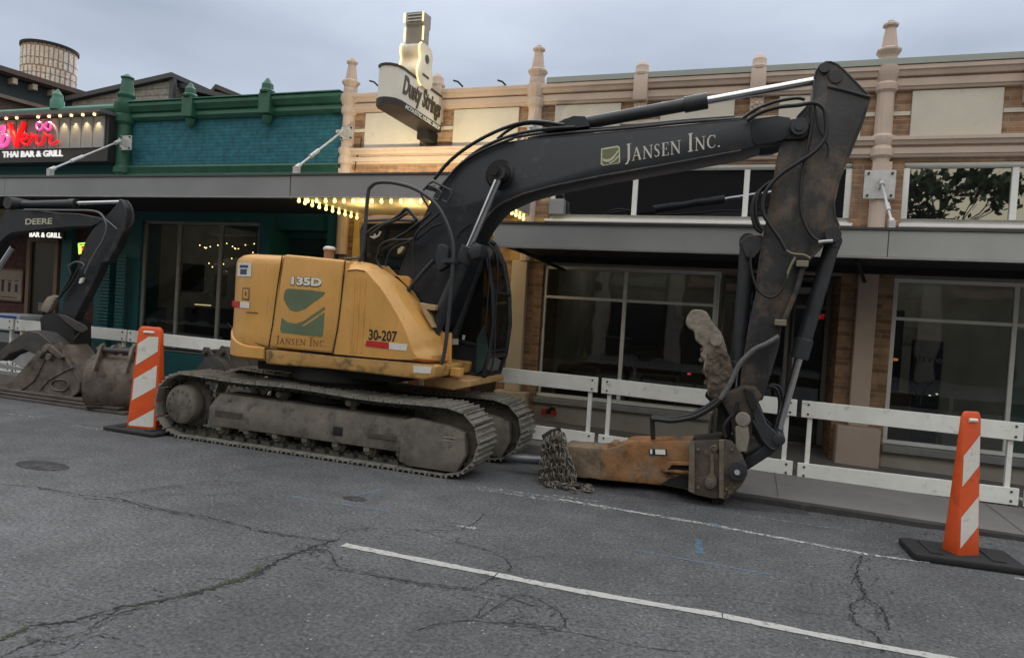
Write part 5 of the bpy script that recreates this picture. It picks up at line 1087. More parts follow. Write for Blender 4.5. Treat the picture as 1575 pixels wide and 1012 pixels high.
# boom lettering
YT = YB0-.001
ex.part('lettering', serif_on(MB(), 'JANSEN INC.', P(962, 249.5, YT), P(1109, 226, YT), P(962, 222.5, YT)-P(962, 249.5, YT), NY, .003), wtxt2, boom, flat=True)
lg_o = [(924.5, 229), (950, 224.5), (953.5, 227), (954, 250), (951, 252), (927.5, 255.5), (924, 253)]
on('logo_border', lg_o, M('pale_green_edge', (.50, .50, .38), .6), YT, boom); on('logo_patch', [(926.5, 231), (949, 227), (951.5, 229), (952, 249), (950, 250.5), (929, 253.5), (926.5, 251)], olive, YT-.003, boom)
on('logo_stroke', [(927, 243.5), (932, 246), (938, 245), (944, 240), (951, 231), (951.5, 233.5), (944, 244), (938, 249), (932, 249.5), (927, 247.5)], MATS['pale_green_edge'], YT-.006, boom); on('logo_stroke', [(936, 251.5), (944, 247), (951.5, 239), (951.7, 241.5), (944, 249.5), (939, 252)], MATS['pale_green_edge'], YT-.006, boom)
# dull repaint patch
# ---- boom cylinders
def cyl_part(name, a, b, rb, rr, f0, parent, collar=.12, gl=.0):
    a, b = Vector(a), Vector(b); m_ = a.lerp(b, f0); L_ = (b-a).length; mb = MB(); mb.tube([a, m_], rb, 20); cl = min(collar, L_*.2)/L_
    mb.tube([a.lerp(b, f0-cl), m_], rb*1.22, 20); mb.tube([a, a.lerp(b, .03)], rb*1.1, 18); mb.bevel(.005, 1, 50)
    o_ = ex.part(name, mb, barrel, parent); ex.part('rod', MB().tube([m_, b], rr, 18), chrome, o_, ang=60)
    mb = MB().cyl(b+Vector((0, -rr*1.5, 0)), b+Vector((0, rr*1.5, 0)), rr*1.7, seg=18); mb.cyl(a+Vector((0, -rb*.8, 0)), a+Vector((0, rb*.8, 0)), rb*1.1, seg=18); ex.part('clevis', mb, barrel, o_); return o_
cyl_part('boom_cylinder', P(664, 516, 5.88), P(770, 268, 5.90), .066, .037, .555, None, .16)
cyl_part('boom_cylinder', P(695, 520, 6.46), P(776, 290, 6.46), .062, .036, .555, None, .16)
mb = MB(); mb.pxz(PX([(722, 388), (734, 374), (744, 378), (742, 396), (728, 400)], 5.86), 5.80, 5.97); ex.part('cylinder_bridge', mb.bevel(.01, 2), barrel)
ex.part('valve_pipe', MB().tube([P(668, 400, 5.84), P(645, 425, 5.86), P(622, 455, 5.9)], .022, 8, 4), barrel)
mb = MB(); mb.pxz(PX([(672, 398), (676, 378), (684, 376), (692, 382), (690, 410), (676, 418)], 5.8), 5.76, 5.86); ex.part('valve_block', mb.bevel(.006, 1), barrel)
# ---- arm cylinder
ay = 6.17
cyl_part('arm_cylinder', P(873, 195, ay), P(1272, 121.5, ay), .057, .033, .57, boom, .20)
mb = MB(); mb.pxz(PX(crop([(180, 290), (230, 262), (290, 238), (330, 240), (345, 262), (345, 285), (200, 300)], 760, 80, 2.3), ay), ay-.10, ay-.07); mb.pxz(PX(crop([(180, 290), (230, 262), (290, 238), (330, 240), (345, 262), (345, 285), (200, 300)], 760, 80, 2.3), ay), ay+.07, ay+.10); mb.pxz(PX([(835, 208), (910, 199), (912, 212), (835, 222)], ay), ay-.10, ay+.10); ex.part('cylinder_lug', mb, black, boom)
# ---- arm
YA0, YA1 = 6.015, 6.325
c7 = lambda L_: crop(L_, 1020, 80, 2.409)
armo = c7([(560, 100), (568, 72), (582, 50), (603, 38), (622, 38), (645, 47), (672, 70), (768, 168), (735, 270), (690, 380), (650, 480), (632, 560), (636, 610), (650, 640), (652, 665), (640, 685), (606, 700), (575, 735), (545, 765), (520, 810), (490, 880), (463, 948), (440, 1012)])+crop([(500, 205), (420, 462), (400, 462), (310, 430), (308, 395), (322, 280)], 1040, 470, 3.164)+c7([(316, 1012), (345, 880), (358, 770), (372, 690), (398, 560), (418, 430), (432, 360), (500, 238), (553, 180)])
mb = MB().pxz(PX(armo, YA0), YA0, YA1); arm = ex.part('arm', mb.bevel(.010, 2), armblk, ang=25)
mb = MB(); mb.tube([Vector((a, YA0+.003, b)) for a, b in PX(armo[:23], YA0)], .009, 6); mb.tube([P(1020+610/2.409, 80+128/2.409, YA0-.004), P(1020+660/2.409, 80+140/2.409, YA0-.004), P(1020+766/2.409, 80+168/2.409, YA0-.004)], .012, 6)
mb.tube([Vector((a, YA0+.003, b)) for a, b in PX(armo[30:], YA0)], .008, 6)
ex.part('weld_edge', mb, armblk, arm)
c = P(1268, 106, YA0); mb = MB(); mb.cyl((c.x, YA0-.03, c.z), (c.x, YA1+.03, c.z), .04, seg=18)
c = P(1286, 119, YA0); mb.lathe((c.x, YA0, c.z), [(.05, -.012), (.05, .0)], 18, 'y'); c = P(1281, 362, YA0); mb.cyl((c.x, YA0-.04, c.z), (c.x, YA1+.04, c.z), .06, seg=18); ex.part('arm_pin', mb, barrel, arm)
mb = MB(); mb.pxz(PX(c7([(605, 90), (625, 82), (655, 88), (660, 100), (640, 112), (615, 108)]), YA0), YA0-.006, YA0+.001); ex.part('grease_plate', mb.bevel(.004, 1), black, arm)
cyl_part('bucket_cylinder', P(1281, 372, 6.17), P(1195, 668, 6.17), .060, .032, .60, None, .17)
# thumb cylinder on the inner side
cyl_part('thumb_cylinder', P(1150, 372, 6.17), P(1131, 612, 6.17), .062, .026, .80, None, .05)
mb = MB(); mb.pxz(PX([(1138, 372), (1150, 362), (1172, 362), (1176, 378), (1160, 398), (1146, 396)], 6.05), 6.03, 6.31); ex.part('thumb_bracket', mb.bevel(.01, 1), armblk, arm)
# thumb
th = crop([(45, 82), (58, 44), (85, 22), (118, 20), (150, 40), (175, 88), (218, 135), (248, 228), (270, 290), (285, 350), (262, 400), (225, 445), (192, 462), (152, 432), (156, 375), (132, 318), (136, 272), (118, 240), (132, 205), (92, 168), (88, 128), (58, 108)], 1040, 470, 3.164)
thq = arcpts(th+[th[0]], 3)[:-1]
mb = MB().pxz(PX(thq, 6.08), 6.08, 6.26); mb.bevel(.03, 2); mb.rough(.022, .008, 14); thumb = ex.part('thumb', mb, claym, ang=60, label='thumb claw caked with pale clay')
mb = MB(); q = PX(crop([(195, 168)], 1040, 470, 3.164), 6.08)
mb.cyl((q[0][0], 6.035, q[0][1]), (q[0][0], 6.10, q[0][1]), .05, seg=20); mb.bevel(.008, 2); mb.rough(.03, .006, 20); ex.part('claw_boss', mb, claym, thumb)
lo_ = arcpts(crop([(150, 235), (200, 205), (240, 225), (262, 285), (276, 350), (255, 398), (222, 438), (192, 455), (158, 428), (162, 375), (140, 318), (146, 272), (150, 235)], 1040, 470, 3.164), 3)[:-1]
mb = MB().pxz(PX(lo_, 6.06), 6.055, 6.10); mb.bevel(.012, 2); mb.rough(.018, .013, 20); ex.part('claw_root', mb, M('rusty_claw', (.11, .085, .062), .85, .1, .45, 9, dirt=((.03, .026, .024), .52, 9), bump=.5, bscale=40), thumb, ang=50)
mb = MB()
for a_, b_ in ((132, 215), (128, 262), (140, 320), (150, 372)):
    q = P(1040+a_/3.164, 470+b_/3.164, 6.15); mb.cyl((q.x, 6.09, q.z), (q.x, 6.24, q.z), .024, seg=7)
mb.rough(.03, .008, 20); ex.part('claw_tooth', mb, MATS['rusty_claw'], thumb)
# ---- linkage
lk = M('linkage_brown', (.075, .058, .044), .7, .2, .3, 6, dirt=((.035, .03, .028), .5, 6), bump=.3)
mb = MB(); mb.pxz(PX(crop([(300, 400), (330, 385), (390, 395), (420, 440), (390, 500), (372, 545), (368, 640), (350, 690), (300, 700), (282, 650), (270, 590), (262, 540), (225, 475), (190, 460), (230, 430)], 1040, 470, 3.164), 6.0), 6.0, 6.34); mb.bevel(.018, 2); mb.rough(.03, .007, 14); ex.part('arm_foot', mb, lk, arm, ang=50)
mb = MB(); mb.pxz(PX(crop([(288, 590), (318, 575), (350, 590), (356, 640), (345, 710), (285, 712), (290, 660)], 1040, 470, 3.164), 5.96), 5.95, 6.0); q = P(1142, 654, 5.95); mb.cyl((q.x, 5.94, q.z+.05), (q.x, 5.96, q.z+.05), .06, seg=16); ex.part('pin_keeper', mb.bevel(.006, 1), M('dusty_steel', (.22, .20, .16), .7, .2, .3, 8), arm)
mb = MB()
for y in (5.99, 6.33):
    mb.pxz(PX(crop([(365, 495), (392, 470), (410, 500), (440, 570), (510, 640), (518, 662), (490, 700), (450, 690), (400, 620)], 1040, 470, 3.164), 6.0), y-.018, y+.018)
lk1 = ex.part('side_link', mb.bevel(.006, 1), barrel)
mb = MB(); mb.pxz(PX(crop([(148, 415), (190, 460), (225, 478), (258, 520), (270, 580), (262, 640), (235, 650), (228, 610), (240, 565), (232, 530), (205, 500), (165, 465), (140, 440)], 1040, 470, 3.164), 6.2), 6.16, 6.24); mb.pxz(PX(crop([(330, 400), (372, 412), (398, 470), (380, 520), (360, 500), (340, 450)], 1040, 470, 3.164), 5.98), 5.96, 5.999); ex.part('hook_plate', mb.bevel(.008, 1), darkm)
mb = MB(); mb.pxz(PX(crop([(360, 600), (378, 560), (392, 585), (420, 640), (432, 690), (400, 668)], 1040, 470, 3.164), 6.1), 6.06, 6.26); ex.part('link_web', mb, darkm)
mb = MB(); mb.pxz(PX(crop([(478, 655), (515, 650), (520, 672), (470, 725), (345, 805), (330, 770), (335, 745), (420, 690)], 1040, 470, 3.164), 6.02), 6.04, 6.30); q = P(1198, 676, 5.96); mb.cyl((q.x, 5.95, q.z), (q.x, 6.39, q.z), .05, seg=18); ex.part('bucket_link', mb.bevel(.012, 2), barrel)
# ---- breaker
cb = lambda L_: crop(L_, 760, 640, 3.9375)
mb = MB()
for y0, y1 in ((5.925, 5.96), (6.30, 6.335)):
    mb = MB().pxz(PX(cb([(1190, 150), (1390, 140), (1400, 140), (1440, 150), (1500, 230), (1530, 300), (1520, 380), (1490, 430), (1410, 500), (1320, 495), (1215, 472), (1180, 455)]), 5.94), y0, y1); mb.bevel(.006, 2); cheek = ex.part('bracket_cheek', mb, hbrk)
    if y0 < 6: hb_ = cheek
hb = hb_
mb = MB(); mb.pxz(PX(cb([(1200, 165), (1370, 150), (1370, 480), (1230, 460), (1195, 440)]), 5.96), 5.961, 6.299); ex.part('bracket_web', mb, darkm, hb)
mb = MB(); mb.pxz(PX(cb([(1185, 155), (1215, 150), (1215, 468), (1175, 452)]), 5.92), 5.905, 5.924); mb.pxz(PX(cb([(1362, 142), (1392, 140), (1392, 498), (1362, 490)]), 5.92), 5.895, 5.924)
mb.pxz(PX(cb([(1302, 200), (1318, 178), (1345, 175), (1355, 195), (1345, 215), (1332, 240), (1330, 345), (1345, 380), (1348, 415), (1325, 440), (1290, 440), (1275, 410), (1285, 375), (1308, 345), (1308, 240)]), 5.90), 5.898, 5.924)
ex.part('stiffener', mb.bevel(.004, 1), M('tan_steel', (.14, .115, .08), .7, .2, .35, 9, bump=.3), hb)
for (a, b, r, m_) in ((1330, 195, .022, hbrk), (1308, 405, .038, muddy), (1478, 332, .072, barrel)):
    q = P(760+a/3.9375, 640+b/3.9375, 5.90); mb = MB(); mb.cyl((q.x, 5.87, q.z), (q.x, 5.925, q.z), r, seg=20); mb.cyl((q.x, 5.855, q.z), (q.x, 5.87, q.z), r*.55, seg=6); ex.part('pin', mb, m_, hb)
mb = MB(); mb.cyl(P(1133.9, 724.4, 5.90)+Vector((0, -.052, 0)), P(1133.9, 724.4, 5.90)+Vector((0, -.04, 0)), .022, seg=10); ex.part('pin_centre', mb, galv, hb)
mb = MB(); mb.pxz(PX(cb([(1318, 490), (1395, 495), (1392, 530), (1360, 520), (1345, 545), (1322, 540)]), 6.0), 5.99, 6.2); ex.part('bracket_toe', mb, darkm, hb)
for a, b in ((1405, 440), (1425, 460), (1395, 465), (1235, 200), (1235, 430), (1440, 200), (1455, 430)):
    q = P(760+a/3.9375, 640+b/3.9375, 5.92); ex.part('cheek_bolt', MB().cyl((q.x, 5.905, q.z), (q.x, 5.926, q.z), .012, seg=6), MATS['tan_steel'], hb)
# housing
mb = MB(); hp = cb([(400, 178), (520, 186), (690, 196), (760, 180), (800, 156), (830, 150), (1000, 152), (1195, 152), (1195, 455), (1150, 440), (1010, 418), (700, 392), (430, 365)])
hp = cb([(640, 193), (690, 196), (760, 180), (800, 156), (830, 150), (1000, 152), (1195, 152), (1195, 455), (1150, 440), (1010, 418), (640, 386)])
mb.pxz(PX(hp, 5.97), 5.97, 6.29); mb.bevel(.012, 2); mb.rough(.06, .004, 8); hm = ex.part('hammer_housing', mb, hamm, ang=40)
mb = MB().pxz(PX(cb([(408, 182), (430, 176), (520, 186), (660, 194), (660, 388), (560, 378), (470, 368), (430, 340), (412, 280)]), 5.975), 5.975, 6.285); mb.bevel(.014, 2); mb.rough(.05, .006, 9)
ex.part('front_head', mb, M('muddy_rust', (.185, .135, .085), .85, .0, .4, 4, dirt=((.06, .048, .038), .50, 4), bump=.5, bscale=35, streak=((.27, .13, .045), .60, 4)), hm, ang=40)
mb = MB(); mb.pxz(PX(cb([(1010, 318), (1060, 272), (1190, 278), (1190, 296), (1080, 292), (1050, 322), (1190, 330), (1190, 348), (1020, 332)]), 5.95), 5.925, 5.972); ex.part('guard_lug', mb.bevel(.003, 1), hamm, hm)
mb = MB(); mb.pxz(PX(cb([(1085, 298), (1185, 302), (1185, 326), (1065, 320)]), 5.968), 5.966, 5.972); mb.pxz(PX(cb([(1120, 360), (1190, 366), (1190, 440), (1010, 412), (1060, 380)]), 5.968), 5.966, 5.972); mb.pxz(PX(cb([(938, 198), (1045, 200), (1048, 236), (940, 232)]), 5.968), 5.963, 5.972)
ex.part('housing_slot', mb, darkm, hm); on('housing_window', cb([(975, 200), (1036, 202), (1038, 232), (978, 230)]), wtxt, 5.963, hm); on('housing_window', cb([(944, 200), (958, 200), (958, 228), (946, 228)]), wtxt, 5.963, hm)
mb = MB(); q = P(945, 686, 6.1); mb.cyl((q.x, 6.0, q.z), (q.x, 6.2, q.z), .045, seg=16); ex.part('housing_bolt', mb, hamm, hm)
q = P(776, 703.5, 6.13); q2 = P(862, 709, 6.13); d_ = (q2-q).normalized()
mb = MB().tube([q, q+d_*.02, q+d_*.10, q+d_*.2, q2+d_*.2], [.012, .026, .040, .044, .046], 18); ex.part('chisel', mb, chis, hm)
# chain curtain
mb = MB(); rnd = random.Random(4)
def link(c, d, side, s):
    d = d.normalized(); side = (side-d*side.dot(d)).normalized(); n = 10
    pts = [c+d*(math.cos(2*math.pi*k/n)*.030*s)+side*(math.sin(2*math.pi*k/n)*.017*s) for k in range(n)]
    nrm_ = d.cross(side); r = .0062*s; rows = []
    for k in range(n):
        p = pts[k]; o_ = (p-c).normalized(); rows.append([p+(o_*math.cos(a)+nrm_*math.sin(a))*r for a in (0, math.pi*.5, math.pi, math.pi*1.5)])
    rows.append(rows[0]); vs = [[mb.bm.verts.new(x) for x in row] for row in rows[:-1]]
    for i in range(n):
        A, B = vs[i], vs[(i+1) % n]
        for j in range(4): mb.bm.faces.new((A[j], A[(j+1) % 4], B[(j+1) % 4], B[j]))
tl_, tr_ = (838, 672), (866, 664); bl_, br_ = (832, 742), (884, 738)
for s_ in range(16):
    f = s_/15
    for yy in (5.88, 5.95, 6.2):
        ztop = (tl_[0]+(tr_[0]-tl_[0])*f, tl_[1]+(tr_[1]-tl_[1])*f+ (10*abs(f-.6))); zbot = (bl_[0]+(br_[0]-bl_[0])*f, bl_[1]+(br_[1]-bl_[1])*f+2)
        A = P(*ztop, yy); B = P(*zbot, yy); B.z = max(.012, B.z); n = 10
        for k in range(n):
            c = A.lerp(B, (k+.5)/n)+Vector((rnd.gauss(0, .009), rnd.gauss(0, .022), rnd.gauss(0, .006))); link(c, B-A, Vector((1, 0, 0)) if k % 2 else Vector((.25, 1, 0)), rnd.uniform(.95, 1.25))
ex.part('chain_curtain', mb, chainm, ang=70, kind='stuff'); mb = MB()
for k in range(100):
    c = Vector((-1.58+rnd.random()**1.6*.40, 5.86+rnd.gauss(0, .05), .012+rnd.random()*.035*(1-k/200))); link(c, Vector((rnd.gauss(0, 1), rnd.gauss(0, 1), rnd.gauss(0, .2))), Vector((rnd.gauss(0, 1), rnd.gauss(0, 1), .3)), 1.0)
ex.part('chain_pile', mb, chainm, ang=70)
mb = MB(); mb.tube([P(838, 676, 6.05), P(850, 668, 6.05), P(862, 665, 6.05)], .05, 8); mb.tube([P(838, 690, 6.08), P(862, 700, 6.08)], .09, 10); ex.part('chain_mount', mb, darkm)
# ---- hoses and pipes
def HS(pts, Y, r, m=hose, nm='hose', parent=None, sm=6, clamps=()):
    Ys = Y if isinstance(Y, (list, tuple)) else [Y]*len(pts)
    q = [P(a, b, y) for (a, b), y in zip(pts, Ys)]; o_ = ex.part(nm, MB().tube(q, r, 8, sm), m, parent, ang=60); return o_
# along the boom top
HS([(690, 272), (712, 250), (745, 226), (790, 208), (840, 199), (885, 196)], 5.99, .016); HS([(668, 276), (690, 250), (720, 226), (760, 204), (800, 190), (830, 188), (868, 193)], 6.02, .018); HS([(676, 292), (705, 256), (740, 233), (790, 213)], 5.96, .014)
HS([(812, 214), (850, 207), (950, 199), (1050, 189), (1120, 184), (1150, 182)], 6.02, .014, barrel, 'steel_pipe'); HS([(790, 212), (850, 203), (950, 196), (1050, 186), (1130, 180)], 6.10, .013, barrel, 'steel_pipe'); HS([(860, 197), (820, 190), (790, 196), (765, 214)], 6.12, .016)
# to the arm
HS(c7([(290, 250), (340, 215), (400, 190), (450, 178), (500, 172), (525, 178)]), 6.0, .014); HS(c7([(310, 255), (360, 225), (430, 205), (500, 198), (560, 190), (595, 212), (604, 260), (600, 320), (560, 370), (500, 410), (440, 450), (400, 490), (375, 530), (370, 590), (395, 640), (430, 690), (455, 735)]), 5.94, .017)
HS(c7([(545, 205), (550, 270), (530, 380), (512, 480), (510, 580), (530, 650), (560, 690), (600, 710)]), 5.965, .013); HS(c7([(400, 490), (360, 515), (338, 550), (332, 600), (345, 650), (368, 668)]), 5.98, .020); HS(c7([(420, 470), (372, 500), (350, 540), (345, 600), (355, 640), (372, 660)]), 5.96, .012)
HS(c7([(325, 740), (325, 800), (345, 870), (380, 905), (415, 905), (445, 870), (455, 820)]), 5.94, .011); HS(c7([(560, 195), (575, 280), (590, 310), (612, 350), (608, 390)]), 5.97, .009)
HS(c7([(455, 735), (480, 748), (520, 752), (545, 765)]), 5.97, .010, M('brass_fitting', (.22, .19, .13), .5, .4), 'fitting'); HS(c7([(575, 705), (600, 702), (628, 700)]), 5.96, .014, galv, 'fitting'); HS(c7([(490, 760), (470, 800), (455, 840)]), 5.97, .012, MATS['brass_fitting'], 'fitting')
HS(c7([(523, 772), (500, 860), (470, 940), (440, 1010)]), 5.98, .022, armblk, 'steel_pipe')
for a, b in ((518, 785), (437, 1003)):
    q = P(1020+a/2.409, 80+b/2.409, 5.95); ex.part('pipe_clamp', MB().box(q.x-.05, q.x+.04, 5.93, 6.01, q.z-.025, q.z+.025).bevel(.005, 1), MATS['brass_fitting'])
# breaker hoses
HS(crop([(500, 150), (440, 185), (380, 215), (320, 270), (295, 310), (262, 380), (215, 455)], 1040, 470, 3.164), 5.95, .021, M('braided_hose', (.12, .12, .12), .6, .2, .3, 30)); HS(crop([(232, 440), (200, 475), (150, 510), (90, 540), (20, 556), (-30, 560), (-80, 555), (-118, 552)], 1040, 470, 3.164), 5.96, .022); HS(crop([(200, 455), (150, 492), (80, 528), (0, 545), (-60, 548), (-112, 542), (-116, 560), (-112, 650)], 1040, 470, 3.164), 6.02, .021)
HS(crop([(440, 395), (480, 400), (500, 440), (500, 520), (470, 600)], 1040, 470, 3.164), 6.30, .014); HS(crop([(455, 385), (500, 395), (516, 450), (512, 540), (480, 610)], 1040, 470, 3.164), 6.35, .014)
HS(crop([(372, 560), (395, 600), (420, 650), (455, 690), (480, 700)], 1040, 470, 3.164), 5.97, .014); HS(crop([(240, 640), (232, 600), (250, 560), (285, 520), (300, 470)], 1040, 470, 3.164), 5.965, .016)
# around the boom foot
c6 = lambda L_: crop(L_, 540, 220, 5.06)
HS(c6([(130, 700), (200, 650), (300, 610), (380, 560), (430, 515), (480, 560), (510, 600)]), 5.95, .018); HS(c6([(150, 720), (250, 640), (350, 600), (440, 545)]), 5.90, .014); HS(c6([(330, 750), (420, 700), (500, 640), (560, 600), (620, 545)]), 5.9, .013); HS(c6([(210, 870), (230, 800), (300, 760), (400, 755), (480, 750), (520, 690), (600, 620), (690, 545)]), 5.88, .013)
HS(c6([(270, 960), (300, 860), (360, 800), (450, 770), (490, 745)]), 5.88, .013); HS(c6([(250, 1000), (200, 900), (260, 820), (420, 760), (500, 740)]), 5.9, .012); HS(c6([(490, 750), (480, 850), (490, 1000), (500, 1150)]), 5.86, .010, hose); HS(c6([(500, 760), (600, 680), (640, 650), (700, 630)]), 5.9, .012)
HS(c6([(620, 545), (600, 500), (560, 430), (545, 400)]), 5.93, .010)
HS(c6([(820, 740), (860, 680), (930, 630)]), 5.97, .006)
HS([(748, 372), (765, 400), (762, 480), (760, 545), (752, 575), (738, 582)], 6.35, .010); HS([(742, 370), (752, 400), (750, 460), (745, 520)], 6.33, .010)
# mirror on the rail
mb = MB(); mb.tube([P(*p, 5.9) for p in c6([(600, 320), (640, 300), (780, 370), (785, 400), (750, 465), (690, 440)])], .012, 6); mb.tube([P(*p, 5.88) for p in c6([(560, 370), (600, 325), (690, 370), (705, 390), (680, 445), (620, 430), (580, 390)])], .012, 6); mb.tube([P(*p, 5.9) for p in c6([(590, 350), (660, 370), (640, 340)])], .02, 6)
ex.part('work_light_guard', mb, railm)
mb = MB(); mb.tube([P(*p, 5.93) for p in c6([(150, 725), (180, 740), (215, 720), (230, 690)])], .010, 5); mb.tube([P(*p, 5.93) for p in c6([(185, 740), (180, 705)])], .012, 5); ex.part('white_ribbon', mb, wtxt)
mb = MB(); mb.pxz(PX(c6([(370, 830), (400, 805), (420, 812), (395, 850), (370, 865)]), 5.9), 5.88, 5.92); ex.part('yellowed_lamp', mb, M('aged_lens', (.40, .36, .24), .5))
# hand rail
mb = MB(); mb.tube([P(a, b, 5.74) for a, b in [(552, 402), (557, 392), (560, 370), (566, 300), (571, 287), (582, 281), (608, 282), (641, 292), (670, 314), (688, 345), (697, 378), (696, 414), (690, 488), (681, 553), (664, 580)]], .0185, 10, 5); mb.tube([P(530, 398, 5.76), P(552, 397, 5.76)], .012, 6); mb.box(*[v for ab in zip(P(694, 401, 5.74)-Vector((.08, .03, .02)), P(694, 401, 5.74)+Vector((.05, .03, .02))) for v in ab]); ex.part('hand_rail', mb, railm, ang=60)

# ================================================================== SECOND DIGGER (left edge)
e2 = Thing('small_excavator', 'black boom and bucket of a second smaller digger cut off by the left edge', 'excavator', (-10.5, 6.7, 0))
cl = lambda L_: crop(L_, 0, 290, 5.327)
Y2, Y3 = 6.62, 6.76
bo2 = cl([(-900, 900), (-300, 560), (-60, 400), (0, 260), (40, 190), (75, 165), (320, 180), (480, 200), (640, 205), (740, 225), (820, 240), (835, 262), (800, 290), (740, 312), (640, 312), (400, 330), (200, 350), (90, 365), (40, 400), (0, 440), (-100, 640), (-700, 1100)])
b2_ = e2.part('boom', MB().pxz(PX(bo2, Y2), Y2, Y3).bevel(.008, 1), black)
e2.part('lettering', text_on(MB(), 'DEERE', P(39, 345.5, Y2-.001), P(80, 344.5, Y2-.001), Vector((0, 0, .078)), NY, .022, .003), M('yellowed_letter', (.50, .48, .36), .6), b2_, flat=True)
c = P(25, 314, 6.7); e2.part('boom_lug', MB().cyl((c.x, 6.58, c.z), (c.x, 6.88, c.z), .085, seg=16), M('worn_lug', (.03, .03, .032), .6), b2_)
def cyl2(a, b, rb, rr, f0):
    a, b = Vector(a), Vector(b); m_ = a.lerp(b, f0); mb = MB(); mb.tube([a, m_], rb, 16); mb.tube([a.lerp(b, f0-.06), m_], rb*1.15, 16); o_ = e2.part('cylinder', mb, barrel); e2.part('rod', MB().tube([m_, b], rr, 14), chrome, o_, ang=60)
cyl2(P(36, 315, 6.73), P(190, 311, 6.73), .052, .026, .545); cyl2(P(-40, 470, 6.56), P(20, 380, 6.56), .06, .035, .45)
ar2 = cl([(975, 85), (1000, 95), (1030, 160), (1032, 260), (1015, 340), (962, 460), (915, 545), (890, 600), (830, 610), (800, 700), (700, 900), (640, 1010), (600, 1100), (500, 1050), (520, 900), (600, 720), (640, 600), (700, 420), (760, 330), (830, 260), (900, 190), (960, 120)])
e2.part('arm', MB().pxz(PX(ar2, Y2+.01), Y2+.01, Y3-.01).bevel(.01, 1), black)
cyl2(P(152, 408, 6.73), P(118, 505, 6.73), .05, .026, .72)
def H2(pts, Y, r, m): e2.part('hose', MB().tube([P(a, b, Y) for a, b in pts], r, 7, 6), m, ang=60)
H2(cl([(200, 175), (400, 178), (600, 180), (740, 183), (820, 205), (865, 270), (872, 340), (840, 430), (780, 530), (720, 640), (695, 700)]), 6.58, .014, M('grey_hose', (.10, .10, .10), .5)); H2(cl([(860, 250), (910, 290), (960, 335)]), 6.58, .009, MATS['grey_hose']); H2(cl([(1040, 105), (1070, 140), (1090, 200), (1090, 290), (1060, 320)]), 6.62, .014, hose)
H2(cl([(560, 640), (610, 605), (660, 605), (690, 630), (670, 660)]), 6.58, .012, MATS['grey_hose']); H2(cl([(560, 640), (580, 720), (540, 800), (500, 860)]), 6.58, .016, hose); H2(cl([(640, 660), (600, 740), (560, 800), (480, 900)]), 6.58, .016, hose)
mb = MB(); q = cl([(655, 775), (665, 740), (680, 732), (692, 738), (680, 770), (668, 780)]); mb.pxz(PX(q, 6.6), 6.58, 6.61); e2.part('tag', mb, white_r)
cz2 = lambda L_: crop(L_, 0, 460, 5.623)
mb = MB(); mb.pxz(PX(cz2([(370, 110), (360, 80), (390, 20), (420, -20), (470, -35), (500, -20), (440, 90), (420, 120)]), 6.6), 6.58, 6.66); e2.part('cylinder_guard', mb.bevel(.015, 2), M('mud_tan', (.24, .20, .15), .9, 0, .3, 8))
mb = MB(); mb.pxz(PX(cz2([(340, 160), (400, 120), (500, 125), (560, 150), (640, 200), (640, 470), (600, 520), (560, 500), (540, 400), (440, 330), (350, 300)]), 6.6), 6.60, 6.86); e2.part('coupler', mb.bevel(.02, 2), darkm)
mb = MB(); mb.pxz(PX(cz2([(500, 130), (560, 140), (690, 205), (745, 235), (752, 270), (720, 290), (660, 270), (560, 190)]), 6.58), 6.57, 6.60); mb.tube([P(*p, 6.62) for p in cz2([(730, 260), (660, 330), (600, 400)])], .02, 6); e2.part('link', mb.bevel(.005, 1), bucketd)
mb = MB(); loops = []
bko = [(P(a, b, 6.5).x, P(a, b, 6.5).z) for a, b in cz2([(60, 530), (90, 450), (180, 370), (330, 270), (430, 290), (540, 380), (560, 480), (500, 520), (300, 430), (180, 470), (110, 530)])]
mb.pxz(bko, 6.35, 6.95); e2.part('bucket', mb.bevel(.01, 1), bucketd)
mb = MB(); mb.pxz(PX(cz2([(-80, 540), (40, 565), (210, 600), (205, 618), (40, 600), (-80, 575)]), 6.3), 6.28, 6.34); mb.pxz(PX(cz2([(100, 540), (180, 480), (260, 450), (330, 470), (260, 600), (210, 605)]), 6.36), 6.36, 6.9); e2.part('cutting_edge', mb, M('bright_edge', (.33, .33, .33), .45, .5, .2, 6))

